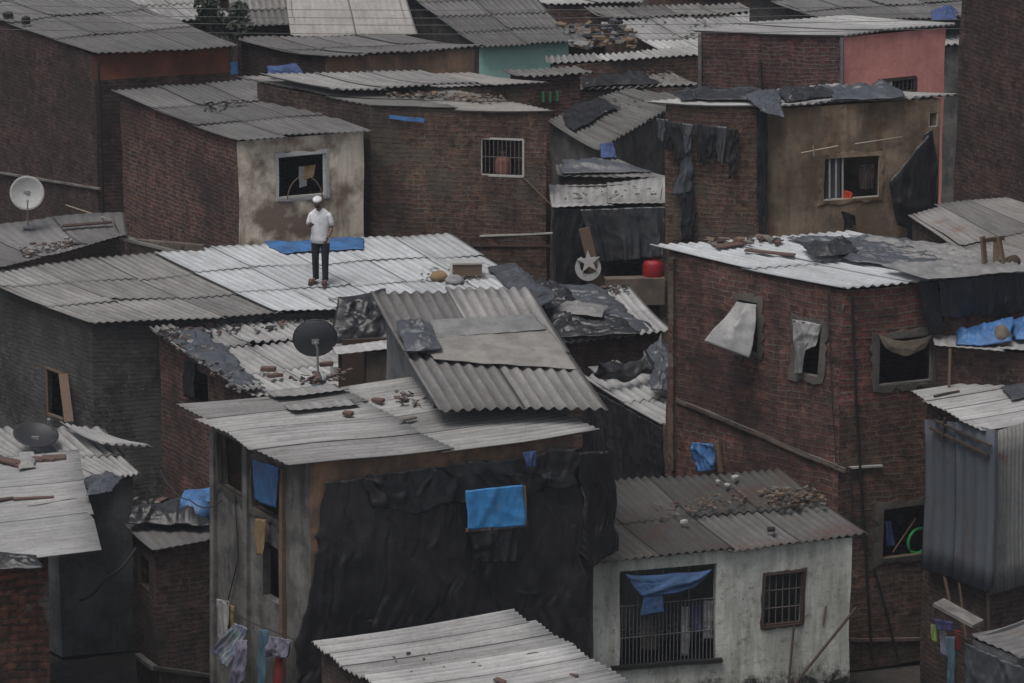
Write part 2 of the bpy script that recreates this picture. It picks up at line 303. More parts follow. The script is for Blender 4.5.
def corr(name,q,mat,parent=None,pitch=.146,amp=.024,sw=1.02,sl_=1.75,jit=.06,seed=0,rag=0,lift=0,sag=.03,up=None,miss=()):
    """corrugated sheets laid in rows over the quad a,b,c,d; the waves run a->d"""
    rnd=random.Random(name+str(seed)); a,b,c,d=q
    W=((b-a).length+(c-d).length)/2; L=((d-a).length+(c-b).length)/2
    nrm=(b-a).cross(d-a).normalized()
    if up is not None:
        if nrm.dot(up)<0: nrm=-nrm
    elif nrm.z<0: nrm=-nrm
    nw=max(1,round(W/sw)); nl=max(1,round(L/sl_)); V=[];Fs=[];UV=[];A=[];G=[];SM=[]
    per=max(3,round(W/nw/pitch)); tot=nw*per; SP=6; nv=6
    for j in range(nl):
        rowsh=rnd.uniform(-.03,.03)
        for i in range(nw):
            if (i,j) in miss: continue
            k=len(V); val=rnd.random(); d0=rnd.uniform(-jit,jit)+ (rnd.uniform(-rag,rag)); d1=rnd.uniform(-jit,jit)+(rnd.uniform(-rag,rag)); tilt=rnd.uniform(-.012,.012); base=rnd.uniform(0,.012)+(.008 if i%2 else 0)
            skew=rnd.uniform(-.03,.03); nx=per*SP+SP//2+2
            v0=j/nl-(.07/L if j else 0)+d0/L; v1=(j+1)/nl+(.06/L if j<nl-1 else 0)+d1/L
            ch0=rnd.random()<.18; ch1=rnd.random()<.18; chs=rnd.uniform(.05,.16)
            for y in range(nv+1):
                tv=y/nv
                for x in range(nx+1):
                    gu=(i*per+x/SP-.2)/tot; tx=x/nx
                    vv=v0+(v1-v0)*tv+skew*(tx-.5)*(1 if tv>.5 else 1)
                    if ch1 and y==nv and tx<.22: vv-=chs*(1-tx/.22)/L
                    if ch0 and y==nv and tx>.8: vv-=chs*((tx-.8)/.2)/L
                    ph=2*math.pi*(gu*tot+rowsh)
                    wv=math.cos(ph)
                    p=bil(q,gu,vv); hh=amp*wv+base+tilt*(tx-.5)*2+.022*tv+lift+(.03 if ch0 and ch1 else 0)*tv*rnd.random()
                    p=p+nrm*hh
                    n3=noise.noise(Vector((p.x,p.y,p.z))*.55); p=p+nrm*(n3*sag)+nrm*(-sag*1.2*math.sin(math.pi*min(1,max(0,vv))))
                    V.append(p); UV.append((gu*W,vv*L)); A.append(val)
                    g=max(0,-wv)*.9*min(1,max(0,amp-.004)/.012)
                    if y==0 and j>0: g=max(g,.6)
                    if y==nv: g=max(g,.15)
                    G.append(g); SM.append(1.0 if (x>=nx-1 or x<1) else 0.0)
            for y in range(nv):
                for x in range(nx):
                    e=k+y*(nx+1)+x; Fs.append((e,e+1,e+nx+2,e+nx+1))
    f0=Fs[0]; n0=(V[f0[1]]-V[f0[0]]).cross(V[f0[3]]-V[f0[0]])
    if n0.dot(nrm)<0: Fs=[f[::-1] for f in Fs]
    return mk(name,V,Fs,mat,parent,UV,{'sheet':A,'groove':G,'seam':SM},smooth=True,solid=.009)
def wallmesh(name,A,B,zb,mat,out,parent,holes=(),w=.04,split=None):
    """wall sheet from top line A-B down to zb with openings (s0,s1,z0,z1) that have real reveals"""
    hv=Vector((B.x-A.x,B.y-A.y,0)); Lh=hv.length; hd=hv/Lh
    ss={0.0,Lh}; zs=set()
    ztop=lambda s: A.z+(B.z-A.z)*s/Lh
    zmn=min(A.z,B.z)
    for h in holes: ss|={h[0],h[1]}; zs|={h[2],h[3]}
    def sub(l,st):
        l=sorted(l); o=[]
        for p,q in zip(l,l[1:]):
            n=max(1,math.ceil((q-p)/st)); o+=[p+(q-p)*i/n for i in range(n)]
        return o+[l[-1]]
    if split: zs|={split[0]}
    S=sub(ss,.3); zs=[z for z in zs if zb<z<zmn-.02]; Z=sub({zb,zmn-.02,*zs},.3)
    V=[];Fs=[];UV=[]; idx={}
    def vert(s,z,ins=0,top=False):
        k=(round(s,4),round(z,4),ins,top)
        if k in idx: return idx[k]
        p=Vector((A.x,A.y,0))+hd*s; p.z=ztop(s) if top else z
        p=wob(p,w); p=p-out*ins
        idx[k]=len(V); V.append(p); UV.append((s+A.x*.37,(ztop(s) if top else z)+ins)); return idx[k]
    inh=lambda s,z: any(h[0]<s<h[1] and h[2]<z<h[3] for h in holes)
    for s0,s1 in zip(S,S[1:]):
        for z0,z1 in zip(Z,Z[1:]):
            if inh((s0+s1)/2,(z0+z1)/2): continue
            Fs.append((vert(s0,z0),vert(s1,z0),vert(s1,z1),vert(s0,z1)))
        if not inh((s0+s1)/2,zmn-.001): Fs.append((vert(s0,Z[-1]),vert(s1,Z[-1]),vert(s1,0,0,True),vert(s0,0,0,True)))
    for h in holes:
        D=.13
        hs=[s for s in S if h[0]-1e-6<=s<=h[1]+1e-6]; hz=[z for z in Z if h[2]-1e-6<=z<=h[3]+1e-6]
        for s0,s1 in zip(hs,hs[1:]):
            for z in (hz[0],hz[-1]): Fs.append((vert(s0,z),vert(s1,z),vert(s1,z,D),vert(s0,z,D)))
        for z0,z1 in zip(hz,hz[1:]):
            for s in (hs[0],hs[-1]): Fs.append((vert(s,z0),vert(s,z1),vert(s,z1,D),vert(s,z0,D)))
    fm=[1 if split and sum(V[i].z for i in f)/len(f)<split[0] else 0 for f in Fs] if split else None
    return mk(name,V,Fs,mat,parent,UV,mats=[mat,M[split[1]]] if split else None,fm=fm)
SIDES={'ab':(0,1),'bc':(1,2),'cd':(2,3),'da':(3,0)}
HS={}
class House:
    def __init__(s,key,name,label,cat,q,roofmat,walls,holes=None,inset=(.03,.97,.04,.95),base=0,group=None,lower=.035,roofkw=None,rname='roof',wname=None,roof=True,split=None):
        HS[key]=s; s.q=[P(*c) for c in q]; q=s.q
        u0,u1,v0,v1=inset; s.c=[bil(q,u0,v0),bil(q,u1,v0),bil(q,u1,v1),bil(q,u0,v1)]
        ctr=sum(s.c,Vector())/4; s.ctr=ctr
        for p in s.c: p.z-=lower
        s.root=empty(name,Vector((ctr.x,ctr.y,base)),label,cat,group)
        s.n=(q[1]-q[0]).cross(q[3]-q[0]).normalized()
        if s.n.z<0: s.n=-s.n
        s.sides={}
        wn=wname or {}
        for sd,(i,j) in SIDES.items():
            A,B=s.c[i].copy(),s.c[j].copy()
            hd=Vector((B.x-A.x,B.y-A.y,0)).normalized(); out=Vector((hd.y,-hd.x,0))
            if out.dot(A-ctr)<0: out=-out
            s.sides[sd]=(A,B,out,hd)
            hl=[]
            for h in (holes or {}).get(sd,[]):
                ym=(h[1]+h[3])/2; xm=(h[0]+h[2])/2
                p0=hit(h[0],ym,A,out); p1=hit(h[2],ym,A,out); t=hit(xm,h[1],A,out); b=hit(xm,h[3],A,out)
                sa,sb=sorted(((p0-A).dot(hd),(p1-A).dot(hd))); Lh=Vector((B.x-A.x,B.y-A.y,0)).length
                sa=max(.05,sa); sb=min(Lh-.05,sb); hl.append((sa,sb,max(base+.05,b.z),min(t.z,min(A.z,B.z)-.06)))
            s.holes=getattr(s,'holes',{}); s.holes[sd]=hl
            mm=walls.get(sd,walls.get('*'))
            sp=(split or {}).get(sd)
            if sp: sp=(hit(sp[0],sp[1],A,out).z,sp[2])
            s_=wallmesh(wn.get(sd,'wall'),A,B,base,M[mm],out,s.root,hl,split=sp)
        if roof: s.roof=corr(rname,q,M[roofmat],s.root,seed=key,**(roofkw or {}))
        s.key=key
    def wp(s,sd,px,py,off=.05): A,B,o,hd=s.sides[sd]; return hit(px,py,A+o*off,o)
    def rp(s,px,py,off=.05): return hit(px,py,s.q[0]+s.n*off,s.n)
    def window(s,sd,i,frame='whiteframe',bars=0,barmat='bars',t=.05,hb=0,name='window'):
        A,B,o,hd=s.sides[sd]; h=s.holes[sd][i]; o_=o*(-.02)
        pt=lambda a,z: Vector((A.x,A.y,0))+hd*a+Vector((0,0,z))+o_
        b=MB(); s0,s1,z0,z1=h
        for e in ((pt(s0,z0),pt(s1,z0)),(pt(s0,z1),pt(s1,z1)),(pt(s0,z0),pt(s0,z1)),(pt(s1,z0),pt(s1,z1))): b.quadbox(e[0],e[1],t,t*1.1)
        f=b.build(name,M[frame],s.root)
        if bars:
            g=MB()
            for k in range(bars):
                a=s0+(s1-s0)*(k+1)/(bars+1); g.tube([pt(a,z0),pt(a,z1)],.009,5)
            for k in range(hb):
                z=z0+(z1-z0)*(k+1)/(hb+1); g.tube([pt(s0,z),pt(s1,z)],.009,5)
            g.build('bars',M[barmat],f)
        return f
    def band(s,sd,p0,p1,t=.06,w=.08,mat='cement',name='ledge'):
        a=s.wp(sd,*p0,w/2); b=s.wp(sd,*p1,w/2); m=MB(); n=8
        for i in range(n):
            q0=wob(a.lerp(b,i/n),.02,1.5); q1=wob(a.lerp(b,(i+1)/n),.02,1.5); m.quadbox(q0,q1,w,t)
        return m.build(name,M[mat],s.root)
def cloth(name,q,mat,label=None,cat=None,parent=None,group=None,nu=26,nv=22,amp=.05,fold=(4,1),rag=.06,crump=.03,seed=0,nrm=None,sag=0,hang=False,solid=.008,pinch=0):
    """wrinkled sheet over quad (tl,tr,br,bl) of 3-D points"""
    r=random.Random(name+str(seed)+(label or '')); sx,sy=r.uniform(0,90),r.uniform(0,90)
    a,b,c,d=q; n=nrm or (b-a).cross(d-a).normalized()
    if nrm is None and n.y>0 and abs(n.z)<.6: n=-n
    if nrm is None and abs(n.z)>=.6 and n.z<0: n=-n
    W=(b-a).length; L=(d-a).length
    nu=max(nu,int(W/.032)); nv=max(nv,int(L/.035)); nu=min(nu,150); nv=min(nv,110)
    V=[];Fs=[]; th0=r.uniform(0,3); st=.38 if hang else 1.
    for j in range(nv+1):
        v=j/nv
        for i in range(nu+1):
            u=i/nu
            e=noise.noise(Vector((u*W*1.3+sx,v*L*1.3,sy)))*rag+noise.noise(Vector((u*W*4+sy,v*L*4,sx)))*rag*.5
            e2=noise.noise(Vector((v*L*1.3,u*W*1.3+sy,sx)))*rag+noise.noise(Vector((v*L*4.5,u*W*4.5,sy)))*rag*.5
            uu=u+(e/W)*(1.0); vv=v+(e2/L)*(1 if not (hang and v<.05) else .2)
            if pinch: uu=.5+(uu-.5)*(1-pinch*math.sin(math.pi*min(1,v*1.0)))
            p=bil(q,uu,vv)
            wx=noise.noise(Vector((u*W*.9+sx,v*L*.7,3.)))*.8
            X=Vector((u*W*fold[0]/2.0+sx+wx,v*L*fold[1]/2.0+sy,0))
            f=(1-min(1,abs(noise.noise(X))*2.2))**1.6
            g=0;g3=0
            for th_,fr,wt in ((th0,1.,1.),(th0+1.15,1.35,.8),(th0+2.2,1.9,.6)):
                ca,sa=math.cos(th_),math.sin(th_); xx=(u*W*ca+v*L*st*sa)+wx*.12; yy=(-u*W*sa+v*L*st*ca)
                g+=wt*(1-min(1,abs(noise.noise(Vector((xx*3.6*fr+sx,yy*.9*fr+sy,th_))))*3.2))**2
                g3+=wt*(1-min(1,abs(noise.noise(Vector((xx*8*fr+sy,yy*2.2*fr+sx,th_+4))))*3.2))**2
            g2=noise.noise(Vector((u*W*14,v*L*14*st,sx)))
            if hang: f=f*.6+.5*(1-min(1,abs(noise.noise(Vector((u*W*6.5+wx*1.2+sx,v*L*.28+sy,1.))))*2.6))**2+.25*(1-min(1,abs(noise.noise(Vector((u*W*14+wx*2+sy,v*L*.5+sx,6.))))*2.6))**2
            amp_=amp*(.35+.65*v if hang else 1)
            ed=1 if hang else min(1,.12+min(u*W,(1-u)*W,v*L,(1-v)*L)*5)
            p=p+n*((amp_*f+crump*.55*g+crump*.28*g3+crump*.06*g2)*ed)
            if sag: p.z-=sag*math.sin(math.pi*u)
            V.append(p)
    for j in range(nv):
        for i in range(nu):
            k=j*(nu+1)+i; Fs.append((k,k+1,k+nu+2,k+nu+1))
    o=mk(name,V,Fs,M[mat],parent,smooth=True,solid=solid)
    if parent is None: tag(o,label,cat,group)
    return o
def wcloth(hk,sd,pts,mat,name,label,cat='tarpaulin',off=.04,offs=None,**kw):
    h=HS[hk]; q=[h.wp(sd,x,y,off if not offs else offs[i]) for i,(x,y) in enumerate(pts)]
    kw.setdefault('hang',True); return cloth(name,q,mat,label,cat,nrm=h.sides[sd][2],**kw)
def rcloth(hk,pts,mat,name,label,cat='tarpaulin',off=.05,**kw):
    h=HS[hk]; q=[h.rp(x,y,off) for x,y in pts]
    return cloth(name,q,mat,label,cat,nrm=h.n,**kw)
def brickpiece(p,rz,mat,label,group,name='brick',sx=.2,sy=.1,sz=.07,cat='brick',tilt=0):
    b=MB(); rnd=random.Random(str(p.x)+str(rz)); m=Matrix.Rotation(rz,3,'Z')@Matrix.Rotation(tilt,3,'X')
    k=[Vector((x*sx/2*rnd.uniform(.8,1.05),y*sy/2*rnd.uniform(.8,1.05),(z+1)*sz/2*rnd.uniform(.85,1.05))) for x in (-1,1) for y in (-1,1) for z in (-1,1)]
    vs=[p+m@v for v in k]
    bm=bmesh.new()
    for v in vs: bm.verts.new(v)
    bmesh.ops.convex_hull(bm,input=bm.verts); bmesh.ops.bevel(bm,geom=bm.edges[:],offset=.006,segments=1,affect='EDGES')
    bm.verts.ensure_lookup_table(); V=[v.co.copy() for v in bm.verts]; Fs=[[v.index for v in f.verts] for f in bm.faces]; bm.verts.index_update(); Fs=[[v.index for v in f.verts] for f in bm.faces]; bm.free()
    return tag(mk(name,V,Fs,M[mat]),label,cat,group)
def bits(hk,box,n,label,group,name='brick',mat='brickchunk',cat='brick',s=(.2,.1,.07),seed=1,off=.03,plan=None):
    h=HS[hk]; r=random.Random(hk+label+str(seed))
    for i in range(n):
        if plan: x,y=plan[i]
        else: x=r.uniform(box[0],box[2]); y=r.uniform(box[1],box[3])
        k=r.uniform(.6,1.15); brickpiece(h.rp(x,y,off),r.uniform(-.9,.9),mat,label,group,name,s[0]*k,s[1]*k,s[2]*r.uniform(.7,1.1),cat,r.uniform(-.1,.1))
def stick(hk,p0,p1,label,name='stick',mat='wood',r=.015,off=.05,cat='stick',wide=0,group=None):
    h=HS[hk]; a=h.rp(*p0,off); b=h.rp(*p1,off); m=MB()
    if wide: m.quadbox(a,b,wide,.025,h.n)
    else: m.tube([wob(a.lerp(b,t/6),.04,2) for t in range(7)],r,6)
    return tag(m.build(name,M[mat]),label,cat,group)
def rubble(hk,pts,n,label,name='rubble',mats=('stone','brickchunk','ragblack'),size=(.03,.12),seed=3,off=.03,hgt=.06):
    """many small bits heaped over a pixel quad of a roof: one mesh of stuff"""
    h=HS[hk]; r=random.Random(hk+label); q=[h.rp(x,y,off) for x,y in pts]; V=[];Fs=[];fm=[]
    for i in range(n):
        p=bil(q,r.random(),r.random())+h.n*r.uniform(0,hgt); k=len(V); s=r.uniform(*size); mi=r.randrange(len(mats))
        rot=Matrix.Rotation(r.uniform(0,6.3),3,'Z')@Matrix.Rotation(r.uniform(-.6,.6),3,'X'); fl=r.uniform(.2,.7); el=r.uniform(.6,2.4)
        for x in (-1,1):
            for y in (-1,1):
                for z in (-1,1): V.append(p+rot@Vector((x*s*el/2*r.uniform(.6,1),y*s/2*r.uniform(.6,1),z*s*fl/2*r.uniform(.6,1))))
        for f in ((0,1,3,2),(4,6,7,5),(0,4,5,1),(2,3,7,6),(0,2,6,4),(1,5,7,3)): Fs.append(tuple(k+t for t in f)); fm.append(mi)
    o=mk(name,V,Fs,None,mats=[M[x] for x in mats],fm=fm); o['kind']='stuff'; o['label']=label; o['category']='rubble'; return o
# ------------------------------------------------------------------ ground
gv=[];gf=[]; nx,ny=70,80
for j in range(ny+1):
    for i in range(nx+1):
        x=-60+120*i/nx; y=20+160*j/ny; gv.append(Vector((x,y,.12*noise.noise(Vector((x,y,0))*.35)-.06)))
for j in range(ny):
    for i in range(nx): k=j*(nx+1)+i; gf.append((k,k+1,k+nx+2,k+nx+1))
k=len(gv)
for x,y in ((-260,-60),(260,-60),(260,420),(-260,420)): gv.append(Vector((x,y,-.16)))
gf.append((k,k+1,k+2,k+3))
g=mk('ground',gv,gf,M['ground']); g['kind']='structure'
# ================================================================== houses, near to far
# --- foreground low roof, bottom centre
House('N1','brick_shed','low shed in the foreground under long pale weathered sheets, just below the black tarpaulin wall','shed',
 [(432,728,3.0),(308,643,3.0),(512,613,3.05),(650,697,3.0)],'pale',{'*':'brickdark'},roofkw=dict(sw=.55,sl_=2.4,rag=.05,jit=.04))
bits('N1',None,3,'bit of broken red brick on the foreground pale roof','bricks on the foreground roof',plan=[(533,655),(574,676),(500,681)],s=(.22,.09,.03))
rubble('N1',[(380,650),(470,640),(500,665),(410,672)],14,'dark grit scattered on the foreground pale roof',size=(.015,.05),hgt=.01)
# --- lower left white roof house
House('N2','brick_house','brick house at the lower left edge with a flat whitish roof and orange brick front','house',
 [(-78,568,3.4),(-95,464,3.45),(78,452,3.5),(101,551,3.4)],'pale',{'*':'brickdark','da':'brickorange','cd':'brickdark'},inset=(.06,.95,.05,.70),roofkw=dict(sw=1.6,sl_=2.8,amp=.005,jit=.02,sag=.02),
 wname={'da':'wall'})
# --- grey cement house behind it
House('N3','cement_house','narrow tall grey cement house behind the lower left white roof, with cracked crooked roof','house',
 [(-60,424,2.95),(98,431,3.05),(139,477,2.9),(62,486,2.9)],'grey',{'*':'cementdark','bc':'cementdark'},inset=(.03,.95,.04,.94),roofkw=dict(rag=.08,sag=.06))
# --- small brick hut
House('N4','brick_hut','small dark brick hut with grey slab roof, left of the tarpaulin covered house','hut',
 [(124,523,2.75),(209,517,2.75),(216,541,2.7),(153,551,2.7)],'dark',{'*':'brickdark','da':'brickdark','cd':'brickdark'},holes={'da':[(139,556,149,588)]},inset=(.06,.96,.08,.93),roofkw=dict(amp=.006,sag=.02,sl_=3))
# --- centre tarpaulin house
House('C1','two_storey_house','two storey house in the centre with its front wall hung with black tarpaulin','house',
 [(287,465,5.0),(182,403,5.05),(489,370,5.15),(594,431,5.05)],'grey',{'*':'orange','ab':'cement','da':'orange'},
 holes={'ab':[(219,437,243,492),(253,466,281,515),(262,545,278,600)]},inset=(.05,.96,.085,.955),roofkw=dict(sw=.95,sl_=2.6,rag=.12,amp=.011,sag=.05))
# --- lean-to shack with steep sheets
House('C2','shack','shack with big steep corrugated sheets leaning down over the long grey roof','shack',
 [(372,293,5.95),(524,288,5.95),(601,411,5.3),(440,412,5.28)],'old',{'*':'brickdark','da':'cementdark'},inset=(.06,.9,.06,.78),lower=.08,roofkw=dict(pitch=.18,amp=.028,sw=1.1,sl_=1.9,rag=.05,jit=.03))
# --- long roof with the man
House('M1','cement_house','sooty cement house with the long new pale roof on which the man stands','house',
 [(-46,266,3.72),(445,235,3.8),(547,300,3.62),(93,325,3.6)],'white',{'*':'render','da':'render','cd':'render','bc':'brickdark'},
 holes={'da':[(46,371,63,417)]},inset=(.012,.985,.03,.955),roof=False)
h=HS['M1']; q=h.q
def subq(q,u0,u1,v0=0,v1=1): return [bil(q,u0,v0),bil(q,u1,v0),bil(q,u1,v1),bil(q,u0,v1)]
corr('roof',subq(q,0,.408),M['old'],h.root,seed='old',sl_=1.7,rag=.03,amp=.015).__setitem__('label','older grey corrugated roof sheets')
corr('roof',subq(q,.401,1),M['white'],h.root,seed='new',sl_=1.5,jit=.03,lift=.035,amp=.011,sag=.015).__setitem__('label','new pale corrugated roof sheets')
# --- brick house below the man's eave
House('M2','brick_house','low brick house with bright littered corrugated roof just below the long pale roof','house',
 [(150,329,3.42),(345,316,3.45),(450,376,3.1),(252,396,3.1)],'pale',{'*':'brick','da':'brick'},holes={'da':[(184,360,207,402)]},inset=(.03,.97,.03,.95),roofkw=dict(sl_=1.3,rag=.08,jit=.08))
# --- left flat lumpy roof
House('M0','brick_house','brown brick house at the left edge under the flat roof with the white dish','house',
 [(-95,232,4.0),(118,212,4.15),(124,237,4.05),(4,269,3.78)],'dark',{'*':'brickbrown','cd':'brickbrown'},inset=(.03,.97,.06,.93),roofkw=dict(amp=.006,sag=.08,rag=.05))
# --- mid right tarp roof
House('K1','brick_house','low brick house under blue grey plastic sheets, right of the long pale roof','house',
 [(522,291,3.35),(625,286,3.35),(668,333,3.2),(560,344,3.15)],'pale',{'*':'brickbrown','cd':'brickbrown'},inset=(.03,.97,.05,.9),roofkw=dict(sl_=1.4))
House('K2','tarp_shed','narrow shed with black tarpaulin side, touching the left corner of the big red brick house','shed',
 [(583,375,3.3),(652,369,3.3),(722,414,3.15),(663,427,3.15)],'pale',{'*':'brickdark','da':'maroon'},inset=(.05,.97,.04,.96),roofkw=dict(sl_=1.4,pitch=.17,amp=.03))
# --- big right brick house
House('R1','brick_house','big two storey red brick house on the right with three torn window coverings','house',
 [(655,247,6.32),(846,231,6.36),(1040,271,6.2),(846,290,6.2)],'white',{'*':'brickred','da':'brickbig','cd':'brickred'},
 holes={'da':[(738,300,759,353),(796,322,821,376)],'cd':[(878,336,932,384),(881,506,927,557)]},inset=(.012,.97,.06,.97),roofkw=dict(sl_=1.7,jit=.04,amp=.02),split={'cd':(880,402,'brickbrown')})
House('R2','brick_house','house with wide dusty wavy roof behind the big red brick house, at the right edge','house',
 [(905,210,5.95),(1000,196,6.05),(1150,236,6.0),(1010,278,5.9)],'tan',{'*':'brickdark'},roofkw=dict(rag=.07,sag=.06,amp=.006),inset=(.04,.97,.04,.9))
House('R3','lean_to','small lean-to with flat slab roof carrying blue bundles against the red brick house','lean-to',
 [(933,333,5.28),(1060,335,5.28),(1062,356,5.28),(936,347,5.28)],'grey',{'*':'maroon'},inset=(.02,.97,.3,.85),base=2.6,roofkw=dict(amp=.005,sl_=3,sag=.01))
House('R4','tin_shack','raised tin sided shack with pale roof at the right edge','shack',
 [(981,432,4.6),(911,393,4.65),(1062,366,4.75),(1135,400,4.7)],'pale',{'*':'brickdark'},inset=(.05,.93,.08,.95),roofkw=dict(sw=.5,sl_=2.6,amp=.010,jit=.05,rag=.04),base=0)
House('R5','low_shed','low shed with rough dusty roof at the bottom right corner under the tin shack','shed',
 [(1040,612,1.95),(1190,640,1.95),(1120,700,1.85),(966,637,1.9)],'dark',{'*':'cementdark'},inset=(.03,.97,.04,.95),roofkw=dict(amp=.012,sag=.07))
# --- white house bottom
House('B1','whitewashed_house','single storey whitewashed house with ribbed sooty roof at the bottom, beside the black tarpaulin','house',
 [(513,489,3.15),(778,470,3.2),(865,537,2.85),(592,566,2.8)],'darker',{'*':'whitewash','cd':'whitewash'},
 holes={'cd':[(620,568,716,667),(763,572,803,625)]},inset=(.02,.965,.05,.955),roofkw=dict(sl_=1.6,amp=.022,pitch=.14,jit=.04))
# --- upper middle
House('U1','plaster_house','house with patchy stained lime plaster front behind the standing man','house',
 [(113,91,5.8),(250,80,5.85),(370,131,5.7),(238,142,5.7)],'dark',{'*':'brick','da':'brick','cd':'stain'},holes={'cd':[(277,154,325,197)]},inset=(.03,.985,.03,.965),roofkw=dict(sl_=1.5,amp=.015,pitch=.13))
House('U2','brick_house','long dark brick house with barred window, right of the stained plaster front','house',
 [(370,105,6.1),(250,80,6.15),(430,88,6.15),(554,112,6.1)],'tan',{'*':'brickdark','da':'brickbrown','ab':'brickdark'},holes={'da':[(481,139,523,176)]},inset=(.03,.97,.02,.985),roofkw=dict(sl_=2.2,amp=.02,rag=.04))
House('U0','brick_house','large dark brick house in the upper left corner with broad slate grey roof','house',
 [(-120,-25,6.35),(18,-45,6.4),(238,47,6.2),(98,55,6.2)],'dark',{'*':'brickdark','da':'maroon','cd':'redwall'},inset=(.015,.985,.02,.975),roofkw=dict(sl_=2.2,jit=.03,amp=.015),split={'cd':(170,76,'maroon')})
House('UR1','plaster_house','ochre plastered house in the upper right with a shuttered window and tarpaulin on its roof','house',
 [(643,102,6.5),(832,84,6.55),(958,96,6.5),(767,108,6.5)],'pale',{'*':'ochre','da':'brickbrown','cd':'ochre'},
 holes={'cd':[(823,156,880,199),(929,112,941,127)]},inset=(.015,.93,.16,.97),roofkw=dict(sl_=1.8))
House('UR2','pink_house','house with salmon pink front and maroon brick side behind the ochre house','house',
 [(688,30,6.6),(842,16,6.65),(955,25,6.6),(845,36,6.6)],'pale',{'*':'brickpale','da':'brickpale','cd':'pink'},holes={'cd':[(879,79,916,93)]},inset=(.02,.95,.07,.97),roofkw=dict(sl_=2))
House('FR','brick_tower_house','tall dark brick building cut by the right edge of the photograph','building',
 [(958,-60,9.8),(1100,-70,9.8),(1200,-40,9.8),(1062,-30,9.8)],'dark',{'*':'maroon'},inset=(.01,.97,.03,.97))
# --- tarp shack in the middle distance
House('K0','tarp_shack','black tarpaulin shack with star and crescent emblem in front of its opening','shack',
 [(550,185,4.55),(666,177,4.6),(664,206,4.5),(553,208,4.5)],'grey',{'*':'brickdark','cd':'maroon'},holes={'cd':[(558,212,580,286),(608,256,662,284)]},inset=(.03,.97,.05,.93),roofkw=dict(amp=.007,rag=.05,sag=.09,sl_=1.5))
# --- far rows
House('T8','shack','shack with steep grey ribbed roof in the middle distance above the tarpaulin shack','shack',
 [(545,120,4.6),(640,84,4.7),(693,95,4.5),(597,152,4.35)],'greydull',{'*':'cement','cd':'cement'},inset=(.03,.96,.05,.93),roofkw=dict(amp=.03,pitch=.18,sl_=1.4))
House('T9','shack','small shack with crooked overlapping sheets just behind the black tarpaulin shack','shack',
 [(556,163,4.5),(612,158,4.55),(680,180,4.35),(560,176,4.35)],'greydull',{'*':'brickdark'},inset=(.05,.95,.08,.9),roofkw=dict(amp=.012,rag=.08,sag=.07))
House('T7','shack','shack with toothed dusty eave between the small brown hut and the pink house','shack',
 [(573,79,4.75),(672,74,4.75),(700,86,4.7),(578,90,4.7)],'greydull',{'*':'brickdark'},roofkw=dict(rag=.05))
House('T6','brick_hut','small brown brick hut with green door boards in the far middle','hut',
 [(505,71,5.3),(575,67,5.3),(592,74,5.3),(522,78,5.3)],'tan',{'*':'brick','cd':'brick'},inset=(.06,.85,.06,.92),roofkw=dict(rag=.03))
House('T5','brick_house','long brick house with thin white toothed eave in the far middle','house',
 [(546,57,5.15),(690,48,5.15),(715,55,5.1),(548,64,5.1)],'grey',{'*':'brickdark','cd':'brickbrown'},inset=(.03,.96,.05,.92))
House('T1','brown_house','far house with long sagging grey roof and brown front, left of the mint green wall','house',
 [(232,38,5.0),(396,34,5.1),(483,47,5.0),(326,58,5.0)],'dark',{'*':'brickbrown','cd':'orange','da':'maroon'},inset=(.03,.97,.05,.95),roofkw=dict(sag=.06))
House('T2','mint_house','far house with mint green front wall','house',
 [(398,-14,5.0),(520,-18,5.05),(573,42,4.8),(480,48,4.8)],'dark',{'*':'cement','cd':'mint','da':'render'},inset=(.03,.98,.05,.96))
House('T3','pale_roof_house','far house under a broad smooth beige roof at the top','house',
 [(284,-30,5.6),(394,-34,5.6),(414,35,5.0),(292,36,5.0)],'beige',{'*':'cement'},roofkw=dict(amp=.006,sag=.08,sl_=5,sw=1.3))
House('T3b','brown_roof_house','far house with brownish sheets beside the beige roof at the top','house',
 [(225,-22,5.2),(283,-24,5.2),(296,24,5.0),(236,27,5.0)],'tan',{'*':'brickdark'},roofkw=dict(rag=.06))
House('T4','white_roof_house','far house with bright whitish ribbed roof left of the pink house','house',
 [(611,22,4.9),(770,13,5.0),(840,50,4.6),(672,57,4.5)],'pale',{'*':'brickdark'},inset=(.04,.97,.04,.93),roofkw=dict(sl_=1.6,rag=.04))
House('T4b','far_house','far house with low whitish wavy roof at the top edge, left of the pink house','house',
 [(585,8,5.0),(735,2,5.0),(765,12,4.9),(612,19,4.9)],'greydull',{'*':'brickdark'},roofkw=dict(rag=.06,sag=.08))
House('UR3','far_house','far house with wide dark grey roof above the pink house','house',
 [(742,-12,6.1),(900,-30,6.1),(1000,17,6.0),(830,21,6.0)],'dark',{'*':'render'},roofkw=dict(sag=.05,amp=.015))
House('UR4','grey_house','narrow strip of a grey house between the pink house and the tall dark brick building','house',
 [(900,30,5.6),(990,24,5.6),(1040,40,5.6),(935,46,5.6)],'grey',{'*':'cement'},)
House('U5','far_house','far house with small grey roof peeping above the upper left brick house','house',
 [(105,-12,5.7),(190,-14,5.7),(232,18,5.6),(150,24,5.6)],'grey',{'*':'brickdark'})
House('T10','far_house','far low grey shed behind the blue tarpaulin between the plaster house and the brown front','house',
 [(232,77,5.5),(470,73,5.5),(545,84,5.45),(330,93,5.45)],'tan',{'*':'brickbrown'},roofkw=dict(rag=.04,amp=.015))
House('T11','far_house','far rubble covered low roof right of the mint green wall','house',
 [(560,28,4.3),(640,24,4.3),(680,44,4.2),(575,48,4.2)],'tan',{'*':'brickdark'},roofkw=dict(rag=.1,sag=.1,amp=.012))
